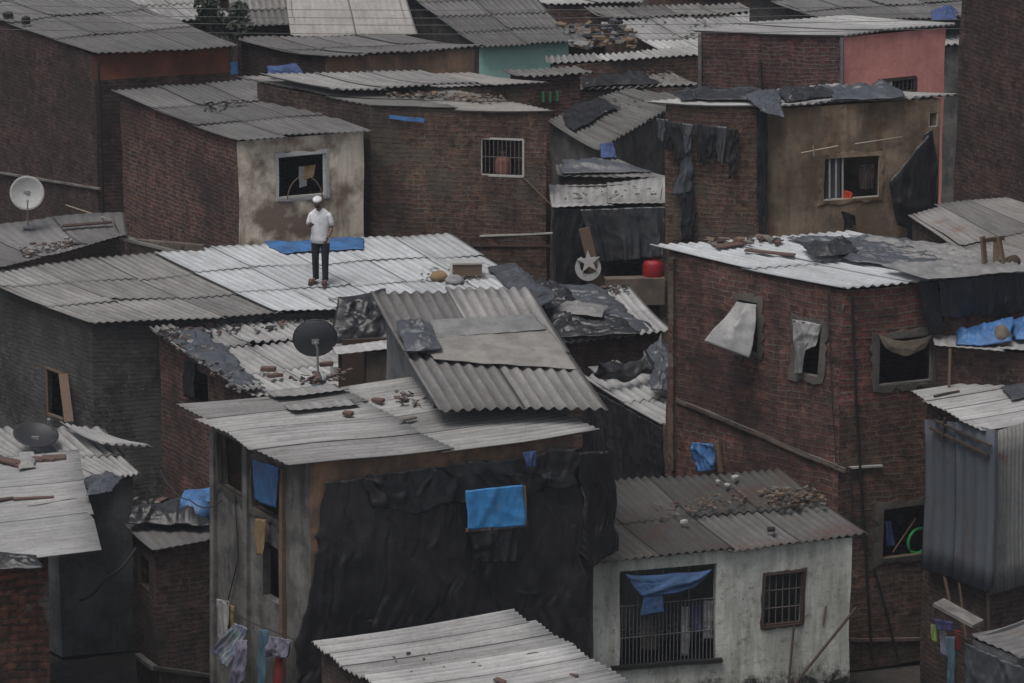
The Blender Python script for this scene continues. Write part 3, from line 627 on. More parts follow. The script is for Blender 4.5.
# rows beyond, mostly cut by the top edge
rb=random.Random(5)
bgx=[(-260,'dark'),(-120,'tan'),(30,'grey'),(175,'tan'),(330,'dark'),(470,'tan'),(560,'grey'),(690,'dark'),(800,'tan'),(930,'grey'),(1060,'dark'),(1190,'tan')]
i=0
for row,(py,z) in enumerate(((0,4.2),(-26,4.0),(-50,4.2))):
    for x,m in bgx:
        x0=x+row*45+rb.uniform(-15,15); wv=rb.uniform(95,125); y0=py+rb.uniform(-5,4)
        House('X%d'%i,'distant_house','distant shanty house in the rows beyond, at the top edge','house',
          [(x0-55,y0-16,z+.1),(x0+wv-55,y0-20,z+.1),(x0+wv,y0,z),(x0,y0+3,z)],m,{'*':rb.choice(['brickdark','brick','cement','brickbrown'])},group='distant shanty houses beyond the top edge'); i+=1
# side rows outside the frame, so the place goes on
# ------------------------------------------------------------------ windows, ledges, trims
HS['U1'].window('cd',0,'whiteframe',t=.06)
HS['U2'].window('da',0,'whiteframe',bars=9,hb=1,barmat='bars',t=.035)
HS['B1'].window('cd',1,'maroon' if False else 'wooddark',bars=5,hb=2,t=.06)
HS['UR2'].window('cd',0,'wooddark',bars=8,barmat='bars',t=.06)
HS['R1'].window('cd',0,'cement' if 'cement' in M else 'wood',t=.06); HS['R1'].window('cd',1,'wood',t=.05)
HS['R1'].window('da',0,'cement',t=.05); HS['R1'].window('da',1,'cement',t=.05)
HS['N4'].window('da',0,'wooddark',t=.04)
HS['M1'].window('da',0,'wood',t=.04)
HS['UR1'].window('cd',0,'whiteframe',t=.045); HS['UR1'].window('cd',1,'whiteframe',t=.03)
HS['C1'].window('ab',0,'wooddark',t=.04); HS['C1'].window('ab',1,'wooddark',t=.04)
h=HS['UR1']   # left shutter leaf with three panes
b=MB()
for x in (823,829.5,836,842.5): b.quadbox(h.wp('cd',x,157,-.03),h.wp('cd',x,198,-.03),.028,.03)
sh=b.build('shutter',M['whiteframe'],h.root); g=MB(); g.quadbox(h.wp('cd',832.7,157,-.06),h.wp('cd',832.7,198,-.06),.27,.012,Vector((0,1,0))); g.build('pane',M['slate'],sh)
h=HS['UR2']; b=MB(); b.quadbox(h.wp('cd',886,80,-.05),h.wp('cd',886,92,-.05),.24,.01,Vector((0,1,0))); b.build('window_pane',M['whiteframe'],h.root)
# ledges and bands
HS['R1'].band('da',(676,401),(846,472),.035,.05,'brickdark'); HS['R1'].band('da',(676,398.5),(846,469),.014,.02,'cement','pipe'); HS['R1'].band('cd',(850,468),(882,466),.03,.05,'pipewhite')
HS['R1'].band('cd',(850,640),(945,638),.05,.05,'brick')
HS['U2'].band('da',(480,236),(553,233),.03,.03,'whiteframe','pipe'); HS['U2'].band('da',(470,246),(552,246),.03,.03,'wooddark','pipe')
HS['U0'].band('da',(-10,171),(100,189),.04,.06,'cement'); 
HS['N4'].band('da',(138,655),(155,668),.06,.10,'cement'); HS['N4'].band('cd',(155,668),(214,676),.05,.1,'render')
HS['B1'].band('cd',(612,668),(722,660),.06,.08,'whitewash','sill')
# corner posts
def post(hk,sd,x,y0,y1,wd,mat,name='post',off=.03,dp=.08,x2=None):
    h=HS[hk]; b=MB(); a=h.wp(sd,x,y0,off); c=h.wp(sd,x2 or x,y1,off); n=6
    for i in range(n): b.quadbox(a.lerp(c,i/n),a.lerp(c,(i+1)/n)-Vector((0,0,.0)),wd,dp,h.sides[sd][2])
    return b.build(name,M[mat],h.root)
post('C1','ab',214,432,683,.13,'cement'); post('C1','ab',247,446,683,.13,'cement'); post('C1','ab',283,468,690,.10,'orange')
post('UR2','da',700,34,98,.07,'cement'); post('UR2','da',842,38,98,.06,'cementdark')
post('UR2','da',760,60,98,.05,'render')
post('K2','da',668,425,476,.22,'brickbrown',off=.05); post('R1','da',672,258,470,.10,'brickbrown')


post('R1','cd',938,290,385,.10,'cement')
# R4: tin cladding hung on frame, jutting out from the brick base
h=HS['R4']
A=h.wp('ab',991,428,.14);B_=h.wp('ab',927,416,.14);Cc=h.wp('ab',925,566,.14);D=h.wp('ab',988,590,.14)
corr('tin_wall',[B_,A,D,Cc],M['tin'],h.root,pitch=.35,amp=.012,sw=.8,sl_=3,jit=.03,up=h.sides['ab'][2])
A=h.wp('da',990,430,.14);B_=h.wp('da',1110,404,.14);Cc=h.wp('da',1110,570,.14);D=h.wp('da',989,592,.14)
corr('tin_wall',[A,B_,Cc,D],M['tinlight'],h.root,pitch=.076,amp=.008,sw=.85,sl_=3,jit=.02,up=h.sides['da'][2])
b=MB()
for (x0,y0,x1,y1) in ((934,420,991,446),(930,428,988,455),(945,418,943,440)): b.quadbox(h.wp('ab',x0,y0,.2),h.wp('ab',x1,y1,.2),.04,.03)
b.build('rafter',M['wooddark'],h.root)
b=MB()
b.tube([h.wp('ab',942,565,.1),h.wp('ab',952,612,.3)],.025); b.tube([h.wp('ab',958,572,.1),h.wp('ab',966,640,.3)],.02); b.tube([h.wp('ab',988,585,.1),h.wp('ab',990,683,.1)],.03)
b.build('support_pole',M['wooddark'],h.root)
rcl=h
# low wall between M0 and U1
a=P(120,238,4.0); c=P(196,256,3.68)
r_=empty('parapet','0 0 0' and Vector(((a.x+c.x)/2,(a.y+c.y)/2,0)),'low brown parapet wall with slim ledge between the rubble roof and the stained plaster house','wall')
b=MB(); b.quadbox(Vector((a.x,a.y,2.0)),Vector((c.x,c.y,1.9)),.12,4.0); b.build('wall',M['brickbrown'],r_)
b=MB(); b.quadbox(a+Vector((0,-.02,.02)),c+Vector((0,-.02,.02)),.2,.05); b.build('coping',M['cement'],r_)
# ------------------------------------------------------------------ loose sheets
def loose(hk,pts,mat,label,off=.07,name='roof_sheet',**kw):
    h=HS[hk]; q=[h.rp(x,y,off) for x,y in pts]; o=corr(name,q,M[mat],None,**kw); return tag(o,label,'roof sheet')
loose('N3',[(62,424),(100,433),(146,447),(100,446)],'pale','short pale roof sheet jutting over the dark gap behind the lower left white roof',.12,sw=.7)
loose('C1',[(268,391),(330,384),(342,390),(280,398)],'grey','loose grey strip lying on the long grey roof under the grey dish',.05,amp=.006)
loose('C1',[(285,405),(345,399),(355,406),(296,413)],'grey','second loose grey strip lying on the long grey roof, nearer the eave',.05,amp=.006,seed=4)
h=HS['U1']; loose('U2',[(262,75),(420,71),(480,85),(330,90)],'grey','grey roof sheets lying on the tan roof right of the stained plaster house',.16,rag=.04)
loose('M2',[(150,327),(170,325),(262,388),(246,392)],'grey','broken grey edging sheet along the left edge of the littered bright roof',.12,rag=.08,seed=2)
# small slab roof beside the grey dish
a=[P(334,347,4.6),P(396,339,4.6),P(412,349,4.55),P(338,356,4.55)]
r_=empty('lean_to',Vector(((a[0].x+a[1].x)/2,(a[0].y+a[2].y)/2,3.0)),'tiny lean-to with thin slab roof and curtained opening, right of the grey satellite dish','lean-to')
corr('roof',a,M['pale'],r_,amp=.004,sl_=2,sw=1.5)
b=MB(); 
for x in (340,366,394): b=MB(); b.quadbox(P(x,352,4.5),P(x,352,4.5)-Vector((0,0,1.3)),.06,.06); b.build('post',M['wooddark'],r_)
b=MB(); b.quadbox(P(339,351,4.48),P(396,350,4.48),.05,.05)
b.build('frame',M['wooddark'],r_)
b=MB(); b.quadbox(P(341,346,4.5)+Vector((0,.4,-.65)),P(410,343,4.5)+Vector((0,.4,-.65)),.06,1.3); b.build('back_wall',M['wooddark'],r_)
q=[P(366,353,4.5),P(398,350,4.5)]; q=[q[0],q[1],q[1]-Vector((0,0,.75)),q[0]-Vector((0,0,.75))]
cloth('curtain',q,'tanc','tan curtain hanging at the tiny lean-to right of the grey dish','curtain',hang=True,amp=.04)
# dark clutter wall behind
q=[P(338,298,4.1),P(384,292,4.1)]; q=[q[0],q[1],P(392,345,3.4),P(330,345,3.4)]
cloth('tarpaulin',q,'blackp','dark crumpled plastic heaped between the long pale roof and the steep leaning sheets','tarpaulin',amp=.12,crump=.12)
loose('M1',[(330,299),(366,296),(384,304),(345,306)],'grey','short grey sheet at the eave of the long pale roof beside the steep leaning sheets',.05,amp=.01)
# ================================================================== cloths and sheets
wcloth('C1','da',[(322,482),(578,450),(588,700),(293,705)],'blackp','tarpaulin','huge black plastic tarpaulin hanging over the front wall of the centre house',amp=.065,fold=(7,.2),rag=.16,crump=.014,off=.05,nu=110,nv=70)
wcloth('C1','da',[(366,474),(575,448),(578,492),(372,512)],'ragblack','tarpaulin_flap','crumpled black flap bunched along the top of the big black tarpaulin','tarpaulin',amp=.06,fold=(9,3),rag=.20,crump=.05,off=.10)
wcloth('C1','da',[(470,526),(520,524),(514,560),(474,561)],'ragblack','tarpaulin_flap','small black flap hanging below the blue square patch','tarpaulin',amp=.05,fold=(4,2),rag=.08,crump=.05,off=.22)
wcloth('C1','da',[(465,490),(522,484),(524,525),(467,529)],'bluesky','tarpaulin_patch','bright blue square patch in the middle of the big black tarpaulin','tarpaulin',amp=.03,fold=(2,2),rag=.02,crump=.03,off=.26)
h=HS['C1']; b=MB(); b.quadbox(h.wp('da',466,530,.27),h.wp('da',526,525,.27),.03,.05); b.quadbox(h.wp('da',524.5,486,.27),h.wp('da',526,525,.27),.03,.03); tag(b.build('batten',M['wood']),'brown wooden batten nailed below and beside the bright blue square patch','batten')
q=[h.wp('da',578,452,.15),h.wp('da',578,452,.15)+Vector((.45,.25,-.05)),P(618,556,2.95)+Vector((0,0,.1)),P(590,566,2.9)+Vector((0,-.15,.05))]
cloth('tarpaulin','x' and q,'blackp','black tarpaulin draped from the centre house corner down onto the sooty ribbed roof','tarpaulin',nrm=Vector((0,-1,.1)),amp=.09,fold=(9,.5),rag=.1,crump=.025,hang=True)
wcloth('C1','da',[(522,452),(536,450),(535,466),(524,468)],'bluedark','rag','small blue rag tied above the top of the big black tarpaulin','rag',off=.25,amp=.05,rag=.05)
wcloth('C1','ab',[(254,459),(281,467),(280,507),(256,498)],'blue','curtain','vivid blue sheet hanging in the side opening of the centre house under the roof corner','curtain',off=.05,amp=.05,fold=(4,1),rag=.04)
wcloth('C1','ab',[(257,518),(268,520),(266,556),(258,554)],'yellowcloth','garment','ochre garment hanging on the side wall of the centre house','garment',off=.1,amp=.05)
wcloth('C1','ab',[(268,520),(280,524),(279,552),(269,550)],'redcloth' if False else 'maroonc','garment','faded pink brown garment hanging beside the ochre one on the centre house','garment',off=.07,amp=.05) if 'maroonc' in M else None
wcloth('C1','ab',[(219,598),(231,602),(232,640),(220,638)],'whitecloth','garment','white garment hanging lowest left on the side wall of the centre house','garment',off=.25,amp=.07,rag=.07)
wcloth('C1','ab',[(228,604),(235,606),(234,642),(229,640)],'yellowcloth','garment','narrow yellow cloth hanging beside the white garment at lower left of the centre house','garment',off=.22,amp=.04)
wcloth('C1','ab',[(236,622),(250,628),(234,668),(213,652)],'quilt','quilt','blue and pink patterned quilt hanging aslant at the foot of the centre house','quilt',off=.32,amp=.08)
wcloth('C1','ab',[(240,640),(250,640),(250,678),(230,690)],'lilac','bedsheet','lilac bedsheet hanging below the patterned quilt','bedsheet',off=.36,amp=.08)
wcloth('C1','ab',[(261,628),(271,630),(270,700),(262,700)],'teal','garment','dark teal garment hanging low on the side of the centre house','garment',off=.25,amp=.06)
wcloth('C1','ab',[(274,634),(295,640),(292,658),(273,655)],'lilac','bundle_cloth','grey lilac cloth bunched near the lower front corner of the centre house','cloth',off=.25,amp=.1,crump=.08)
wcloth('C1','ab',[(277,656),(284,657),(284,700),(276,700)],'redcloth','garment','dark red garment hanging under the grey lilac cloth','garment',off=.22,amp=.05)
m=MB(); m.tube([HS['C1'].wp('ab',212,600,.25),HS['C1'].wp('ab',250,622,.25),HS['C1'].wp('ab',296,640,.25)],.008,5); tag(m.build('clothesline',M['cable']),'washing line on the side wall of the centre house','clothesline')
# K2 side
wcloth('K2','da',[(586,384),(664,428),(666,500),(586,500)],'blackp','tarpaulin','black plastic sheet hanging on the side of the narrow shed with bright ribbed roof','tarpaulin',amp=.06,fold=(8,.4),rag=.08,crump=.03,off=.08)
cloth('tarpaulin',[P(645,348,3.6),P(672,346,3.6),P(676,392,3.4),P(650,392,3.4)],'slate','dark bluish plastic bundle stuffed against the left corner of the big red brick house','tarpaulin',amp=.12,crump=.14,rag=.1)
rcloth('K2',[(588,368),(620,362),(628,372),(600,377)],'greyp','plastic_sheet','grey plastic rag at the top edge of the bright ribbed shed roof','plastic sheet',crump=.1,off=.06)
# K1 tarps
rcloth('K1',[(540,284),(600,288),(655,332),(562,340)],'slate','tarpaulin','blue grey plastic sheet crumpled over the low roof right of the long pale roof','tarpaulin',amp=.07,fold=(4,9),crump=.045,rag=.16,off=.05)
rcloth('K1',[(556,312),(622,318),(640,335),(562,338)],'blackp','tarpaulin','black plastic strip wrinkled along the toothed eave under the blue grey sheet','tarpaulin',amp=.07,fold=(3,9),crump=.04,rag=.1,off=.13)
rcloth('K1',[(566,300),(610,306),(600,318),(560,312)],'greyp','plastic_sheet','pale grey plastic lying on top of the blue grey sheet','plastic sheet',crump=.06,rag=.1,off=.24)
rcloth('M1',[(486,268),(515,264),(562,298),(532,312)],'slate','tarpaulin','dark blue grey plastic folded over the right end of the long pale roof','tarpaulin',amp=.06,fold=(4,9),crump=.04,rag=.12,off=.07)
cloth('rag_heap',[HS['M2'].rp(160,334,.1),HS['M2'].rp(200,330,.1),HS['M2'].rp(262,384,.12),HS['M2'].rp(238,388,.12)],'slate','strip of dark torn plastic along the left edge of the littered bright roof','plastic sheet',amp=.04,crump=.04,rag=.25,fold=(6,3))
rcloth('M1',[(264,242),(362,238),(366,249),(284,254)],'blue','tarpaulin','blue tarpaulin spread on the long pale roof behind the standing man','tarpaulin',amp=.03,fold=(1,2),crump=.03,rag=.16,off=.07)
h=HS['C2']
rcloth('C2',[(398,322),(432,322),(440,350),(404,352)],'slate','rag_heap','dark blue grey rag draped on the left edge of the steep leaning sheets','rag',crump=.12,amp=.08,off=.12)
rcloth('C2',[(430,320),(535,315),(545,330),(436,338)],'greyp','plastic_sheet','thin bluish plastic laid across the upper part of the steep leaning sheets','plastic sheet',crump=.02,off=.09,amp=.02)
rcloth('C2',[(415,334),(545,326),(578,370),(432,360)],'greysheet','plastic_sheet','big pale brown plastic sheet lying across the middle of the steep leaning sheets','plastic sheet',crump=.015,off=.06,amp=.02,rag=.05,fold=(2,5))
# R1 windows
h=HS['R1']
q=[h.wp('da',738,301,.05),h.wp('da',757,304,.05),h.wp('da',751,358,.30),h.wp('da',706,341,.75)]
cloth('plastic_sheet',q,'plasticclear','milky plastic sheet blowing out of the left window of the big red brick house','plastic sheet',nrm=h.sides['da'][2],amp=.06,fold=(5,.5),rag=.03,crump=.03)
wcloth('R1','da',[(794,319),(821,324),(818,345),(797,352)],'plasticclear','curtain','grey plastic curtain torn over the middle window of the big red brick house','curtain',amp=.05,rag=.08,crump=.05)
wcloth('R1','da',[(795,342),(808,342),(804,374),(797,376)],'greyp','curtain_strip','hanging tail of torn plastic at the left of the middle window','curtain',amp=.04,rag=.06,off=.06)
q=[h.wp('cd',878,333,.04),h.wp('cd',934,333,.04),h.wp('cd',926,347,.06),h.wp('cd',884,347,.06)]
cloth('valance',q,'tanc','brown grey cloth sagging across the right front window top of the red brick house','curtain',nrm=h.sides['cd'][2],sag=.12,amp=.04,rag=.06)
q=[h.wp('cd',918,281,.18),h.wp('cd',938,281,.18),h.wp('cd',942,330,.12),h.wp('cd',928,334,.12)]
cloth('tarpaulin_strip',q,'ragblack','black strip hanging from the eave beside the right front window of the red brick house','tarpaulin',nrm=h.sides['cd'][2],amp=.06,hang=True)
q=[h.wp('cd',936,280,.16),h.wp('cd',1060,268,.16),h.wp('cd',1060,312,.10),h.wp('cd',938,316,.10)]
cloth('tarpaulin',q,'blackp','black tarpaulin hanging under the right eave of the big red brick house','tarpaulin',nrm=h.sides['cd'][2],amp=.08,fold=(2,1.5),crump=.06,rag=.1,hang=True)
rcloth('R1',[(790,238),(905,240),(975,272),(850,262)],'slate','tarpaulin','dark blue grey plastic spread over the middle of the big red brick house roof','tarpaulin',amp=.06,fold=(3,8),crump=.05,rag=.22,off=.035)
rcloth('R1',[(850,236),(960,248),(1010,262),(905,262)],'greyp','tarpaulin','pale dusty plastic spread on the right part of the red brick house roof','tarpaulin',amp=.05,fold=(3,8),crump=.045,rag=.22,off=.05)
rcloth('R1',[(880,266),(1000,258),(1040,271),(930,280)],'greyp','tarpaulin','grey plastic edge lying along the right eave of the red brick house roof','tarpaulin',amp=.05,fold=(1.5,4),crump=.05,rag=.1,off=.12)
rcloth('R1',[(800,246),(846,240),(862,252),(812,258)],'blackp','tarpaulin','black plastic crumpled on the left part of the red brick house roof','tarpaulin',amp=.08,crump=.07,rag=.14,off=.1)
0 and rcloth('R2',[(950,222),(990,226),(1010,238),(940,240)],'tanc','plastic_sheet','brown film lying on the wide dusty wavy roof at the right','plastic sheet',off=.06,rag=.16,crump=.04)
wcloth('R1','da',[(697,440),(716,444),(718,470),(700,470)],'blue','cloth_bundle','blue cloth on the left wall of the big red brick house above the sooty roof','cloth',off=.12,amp=.12,crump=.1,rag=.08)
b=MB(); b.quadbox(h.wp('da',717,441,.1),h.wp('da',721,472,.1),.05,.08); tag(b.build('board',M['wood']),'upright board beside the hanging blue cloth above the sooty roof','board')
# clothes behind lower right window
wcloth('R1','cd',[(884,520),(892,520),(893,545),(885,546)],'bluedark','garment','blue garment hanging inside the lowest window of the big red brick house','garment',off=-.12,amp=.03)
def ring(p,n,r,rt,mat,label,cat):
    n=n.normalized(); a=n.orthogonal().normalized(); b_=n.cross(a); m=MB(); m.tube([p+(a*math.cos(t/24*6.2832)+b_*math.sin(t/24*6.2832))*r for t in range(25)],rt,6); return tag(m.build(cat,M[mat],smooth=True),label,cat)
ring(h.wp('cd',918,541,-.10),h.sides['cd'][2]+Vector((.3,0,0)),.2,.028,'green','bright green hoop hanging in the lowest window of the big red brick house','hoop')
m=MB(); m.tube([h.wp('cd',893,552,-.05),h.wp('cd',916,518,-.05)],.012); tag(m.build('stick',M['wood']),'thin slanting stick inside the lowest window of the big red brick house','stick')
# R3 bundles
h=HS['R3']
def lump(p,rx,ry,rz,mat,name,label,cat,seed=0,group=None):
    m=MB(); m.ell(p+Vector((0,0,rz*.8)),rx,ry,rz,nu=26,nv=16)
    V=[]
    for v in m.v:
        d=v-p; n=noise.noise(v*4+Vector((seed,0,0))); n2=1-abs(noise.noise(v*2.3+Vector((0,seed,0))))*2
        V.append(v+d.normalized()*(n*.06+n2*.05)); V[-1].z=max(V[-1].z,p.z-.01)
    return tag(mk(name,V,m.f,M[mat],smooth=True),label,cat,group)
cloth('tarpaulin',[P(955,334,5.35),P(1010,318,5.62),P(1012,341,5.40),P(957,345,5.32)],'blue','blue tarpaulin crumpled on the slab of the small lean-to, the left and larger one','tarpaulin',amp=.08,crump=.09,rag=.1)
cloth('tarpaulin',[P(1006,322,5.5),P(1050,312,5.7),P(1050,342,5.4),P(1012,340,5.36)],'blue','blue tarpaulin on the small lean-to slab, cut by the right edge','tarpaulin',amp=.08,crump=.09,rag=.1)
lump(h.rp(1003,345,.02),.13,.12,.15,'tanc','sack','tan sack between the two blue bundles on the small lean-to','sack',3)
b=MB(); b.quadbox(h.rp(950,349,0),h.rp(950,349,0)-Vector((0,0,1.4)),.04,.04); b.build('post',M['wood'],h.root)
# R4 roof things
rcloth('R4',[(1000,388),(1040,378),(1050,392),(1012,400)],'slate','plastic_sheet','bluish plastic piece on the right part of the pale shack roof at the right edge','plastic sheet',off=.05,crump=.03)
stick('R4',(934,396),(958,391),'dark twig lying on the pale roof of the tin shack','twig','wooddark',.02)
# laundry lower right
m=MB(); m.tube([P(926,622,2.0),P(948,630,1.95),P(972,640,1.95)],.008,5); tag(m.build('clothesline',M['cable']),'short washing line below the raised tin shack','clothesline')
base=lambda x,y: PY(x,y,P(950,630,1.95).y-.02)
def pcloth(pts,mat,name,label,cat='garment',**kw):
    q=[base(x,y)+Vector((0,kw.get('dy',0),0)) for x,y in pts]; kw.pop('dy',None)
    kw.setdefault('amp',.04); return cloth(name,q,mat,label,cat,nrm=Vector((0,-1,.1)),hang=True,**kw)
pcloth([(931,624),(938,624),(937,640),(932,639)],'lime','garment','lime yellow garment on the line below the raised tin shack')
pcloth([(934,617),(952,621),(953,632),(936,629)],'violet','garment','violet blue garment on the line below the raised tin shack',dy=-.06)
pcloth([(938,630),(946,631),(945,652),(938,649)],'lilac','garment','pale lilac garment on the line below the raised tin shack',dy=-.02)
pcloth([(951,628),(961,630),(960,650),(953,650)],'redcloth','garment','dark red garment on the line below the raised tin shack',dy=-.02)
pcloth([(944,634),(952,634),(953,690),(947,690)],'teal','garment','long teal garment on the line below the raised tin shack',dy=-.1)
m=MB(); m.quadbox(P(938,602,2.25),P(978,624,2.05),.3,.05); tag(m.build('board',M['cement']),'sloping grey board under the raised tin shack','board')
h=HS['R5']; wcloth('R5','da' if False else 'cd',[(966,642),(1110,702),(1100,740),(964,720)],'slate','tarpaulin','dark blue tarpaulin hanging on the low shed at the bottom right corner','tarpaulin',amp=.06,crump=.06,off=.08)
# UR1 rags, cover sheets
h=HS['UR1']
rw=[(655,118,668,119,664,140,657,136),(665,120,674,122,672,150,667,148),(674,121,683,122,684,158,676,160),(683,122,694,124,692,150,686,152),(694,123,703,124,704,160,697,162),(703,124,716,126,713,160,706,158),(716,126,728,127,724,168,719,160),(727,127,738,129,739,160,729,182)]
for k,(a,b_,c,d,e,f,g_,i_) in enumerate(rw):
    wcloth('UR1','da',[(a,b_),(c,d),(e,f),(g_,i_)],'ragblack' if k%3 else 'slate','rag','black rag drying in the row on the brick side wall of the ochre house','rag',off=.07+.02*(k%3),amp=.05,crump=.05,rag=.08,seed=k,group='black rags drying on the brick side wall')
wcloth('UR1','da',[(678,150),(690,152),(688,192),(672,196)],'slate','rag','long dark rag hanging below the row of rags on the brick side wall','rag',off=.06,amp=.05,rag=.1,crump=.05)
wcloth('UR1','da',[(680,190),(693,185),(695,242),(681,242)],'ragblack','rag','lowest black rag reaching the pale roof on the brick side wall','rag',off=.08,amp=.06,rag=.1,crump=.05)
wcloth('UR1','da',[(757,108),(768,106),(768,236),(759,238)],'ragblack','tarpaulin_strip','black strip hanging down the corner of the ochre house','tarpaulin',off=.08,amp=.05,rag=.05)
rcloth('UR1',[(775,93),(822,87),(835,97),(782,104)],'blackp','tarpaulin','black plastic heap on the left of the ochre house roof','tarpaulin',amp=.08,crump=.08,rag=.14,off=.05)
rcloth('UR1',[(820,88),(890,86),(905,97),(835,101)],'slate','tarpaulin','grey blue plastic heap on the middle of the ochre house roof','tarpaulin',amp=.08,crump=.08,rag=.14,off=.05)
rcloth('UR1',[(662,92),(760,88),(775,100),(680,100)],'blackp','tarpaulin','black crumpled plastic on the roof above the row of rags','tarpaulin',amp=.06,crump=.06,rag=.14,off=.04)
rcloth('UR1',[(745,96),(778,92),(784,118),(760,112)],'slate','tarpaulin','dark plastic folded over the roof corner of the ochre house','tarpaulin',amp=.10,crump=.08,rag=.1,off=.1)
q=[h.wp('cd',924,134,.10),h.wp('cd',932,128,.10),h.wp('cd',943,243,.22),h.wp('cd',900,240,.22)]
cloth('tarpaulin',q,'blackp','black triangular tarpaulin tied at the right end of the ochre wall','tarpaulin',nrm=h.sides['cd'][2],amp=.08,fold=(7,1.5),crump=.015,rag=.03,hang=True)
q=[h.wp('cd',889,182,.16),h.wp('cd',928,136,.16),h.wp('cd',934,236,.26),h.wp('cd',897,226,.24)]
cloth('tarpaulin_fold','x' and q,'blackp','gathered side fold of black tarpaulin pulled toward the shuttered window','tarpaulin',nrm=h.sides['cd'][2],amp=.07,fold=(1,3),crump=.03,rag=.04)
wcloth('UR1','cd',[(842,190),(851,193),(849,199),(842,199)],'orangecloth','cloth','orange red cloth lying at the sill of the shuttered window','cloth',off=-.03,amp=.05)
wcloth('UR1','cd',[(857,165),(874,163),(873,190),(859,190)],'maroon','curtain','dark red garment hanging inside the shuttered window','garment',off=-.10,amp=.05)
wcloth('UR1','cd',[(840,210),(852,214),(854,224),(842,228)],'ragblack','rag','small black rag on the ochre wall under the shuttered window','rag',off=.06,amp=.06,crump=.06,rag=.08)
m=MB(); m.tube([h.wp('cd',801,153,.06),h.wp('cd',838,146,.06)],.016); tag(m.build('bamboo_pole',M['bamboo']),'pale bamboo pole on the ochre wall left above the shuttered window','pole')
m=MB(); m.tube([h.wp('cd',855,144,.06),h.wp('cd',902,137,.06)],.014); tag(m.build('bamboo_pole',M['bamboo']),'pale bamboo pole on the ochre wall right above the shuttered window','pole')
m=MB(); m.tube([h.wp('cd',813,146,.09),h.wp('cd',814,156,.09)],.012); tag(m.build('peg',M['bamboo']),'short upright peg crossing the left bamboo pole','peg')
# U1 window cloths, hoop
wcloth('U1','cd',[(298,166),(304,166),(306,186),(298,188)],'whitecloth','cloth','white cloth strip hanging in the window behind the standing man','cloth',off=-.10,amp=.03,rag=.02)
wcloth('U1','cd',[(304,166),(316,164),(313,176),(304,178)],'orangecloth' if False else 'yellowcloth','cloth','brown orange cloth beside the white strip in the window behind the man','cloth',off=-.11,amp=.04,rag=.05)
h=HS['U1']; pts=[]
for t in range(17):
    a=math.pi*t/16; pts.append(h.wp('cd',305-17.5*math.cos(a),200-24*math.sin(a),.12))
m=MB(); m.tube(pts,.012,6); tag(m.build('hoop',M['wood']),'thin brown half hoop standing in front of the window behind the man','hoop')
wcloth('U2','da',[(389,115),(424,118),(424,122),(390,119)],'blue','pipe_wrap','thin blue strip fixed high on the dark brick wall right of the stained plaster','strip',off=.05,amp=.02,rag=.02)
h=HS['U2']
r_=empty('gas_cylinder',h.wp('da',503,175,-.2),'dull red gas cylinder standing behind the bars of the dark brick house window','gas cylinder')
m=MB(); c=wloc(r_); m.lathe(c,[(0,0),(.12,0),(.15,.04),(.155,.1),(.155,.26),(.13,.33),(.05,.37),(.0,.37)],n=18); m.build('body',M['cyl'],r_,smooth=True)
m=MB(); m.tube([c+Vector((0,0,.36)),c+Vector((0,0,.46))],.02); m.build('valve',M['galv'],r_); m=MB(); m.tube([c+Vector((.07*math.cos(t),.07*math.sin(t),.44)) for t in [k*.5236 for k in range(13)]],.01); m.build('collar',M['cyl'],r_)
rcloth('T1',[(268,64),(300,62),(302,72),(270,73)],'bluedark','tarpaulin','far blue and white plastic in front of the brown far house','tarpaulin',off=-.2,crump=.06) if False else None
cloth('tarpaulin',[P(266,66,5.75),P(296,65,5.75),P(302,74,5.6),P(268,74,5.6)],'bluedark','far blue plastic below the eave of the brown far house','tarpaulin',crump=.1)
wcloth('U0','cd',[(229,62),(237,61),(238,72),(230,73)],'blue','cloth','small blue cloth at the right end of the red wall of the upper left house','cloth',off=.06)
rcloth('UR3',[(930,12),(956,10),(958,20),(932,21)],'bluedark','tarpaulin','light blue plastic on the grey roof beside the tall dark brick building','tarpaulin',crump=.12)
# K0 shack
h=HS['K0']
q=[h.wp('cd',582,209,.12),h.wp('cd',664,206,.12),h.wp('cd',662,254,.35),h.wp('cd',596,262,.25)]
cloth('tarpaulin',q,'blackp','black tarpaulin draped in folds over the shack opening behind the star and crescent','tarpaulin',nrm=h.sides['cd'][2],amp=.10,fold=(7,.6),crump=.02,rag=.06,hang=True)
q=[h.wp('cd',554,208,.05),h.wp('cd',585,209,.05),h.wp('cd',584,292,.05),h.wp('cd',554,292,.05)]
cloth('tarpaulin',q,'blackp','flat black sheet at the left of the shack behind the star and crescent','tarpaulin',nrm=h.sides['cd'][2],amp=.05,fold=(3,.5),hang=True)
b=MB(); b.quadbox(h.wp('cd',584,228,.5),h.wp('cd',600,292,.5),.20,.03,Vector((0,1,0))); tag(b.build('board',M['wood']),'leaning brown board that carries the white star and crescent','board')
def flatshape(name,p,poly,u,v,n,t,mat,parent):
    k=len(poly); V=[p+u*x+v*y for x,y in poly]+[p+u*x+v*y+n*t for x,y in poly]
    Fs=[tuple(range(k))[::-1],tuple(range(k,2*k))]+[(i,(i+1)%k,k+(i+1)%k,k+i) for i in range(k)]
    return mk(name,V,Fs,M[mat],parent)
p=h.wp('cd',588,266,.6); r_=empty('emblem',p,'white star and crescent emblem standing in front of the black tarpaulin shack','emblem')
u=Vector((1,0,0)); v=Vector((0,.1,1)).normalized(); n=Vector((0,-1,.1)).normalized()
cr=[(.24*math.cos(R(a)),.24*math.sin(R(a))-.03) for a in range(122,428,9)]; inn=[(.165*math.cos(R(a))+.015,.165*math.sin(R(a))+.015) for a in range(428,122,-9)]
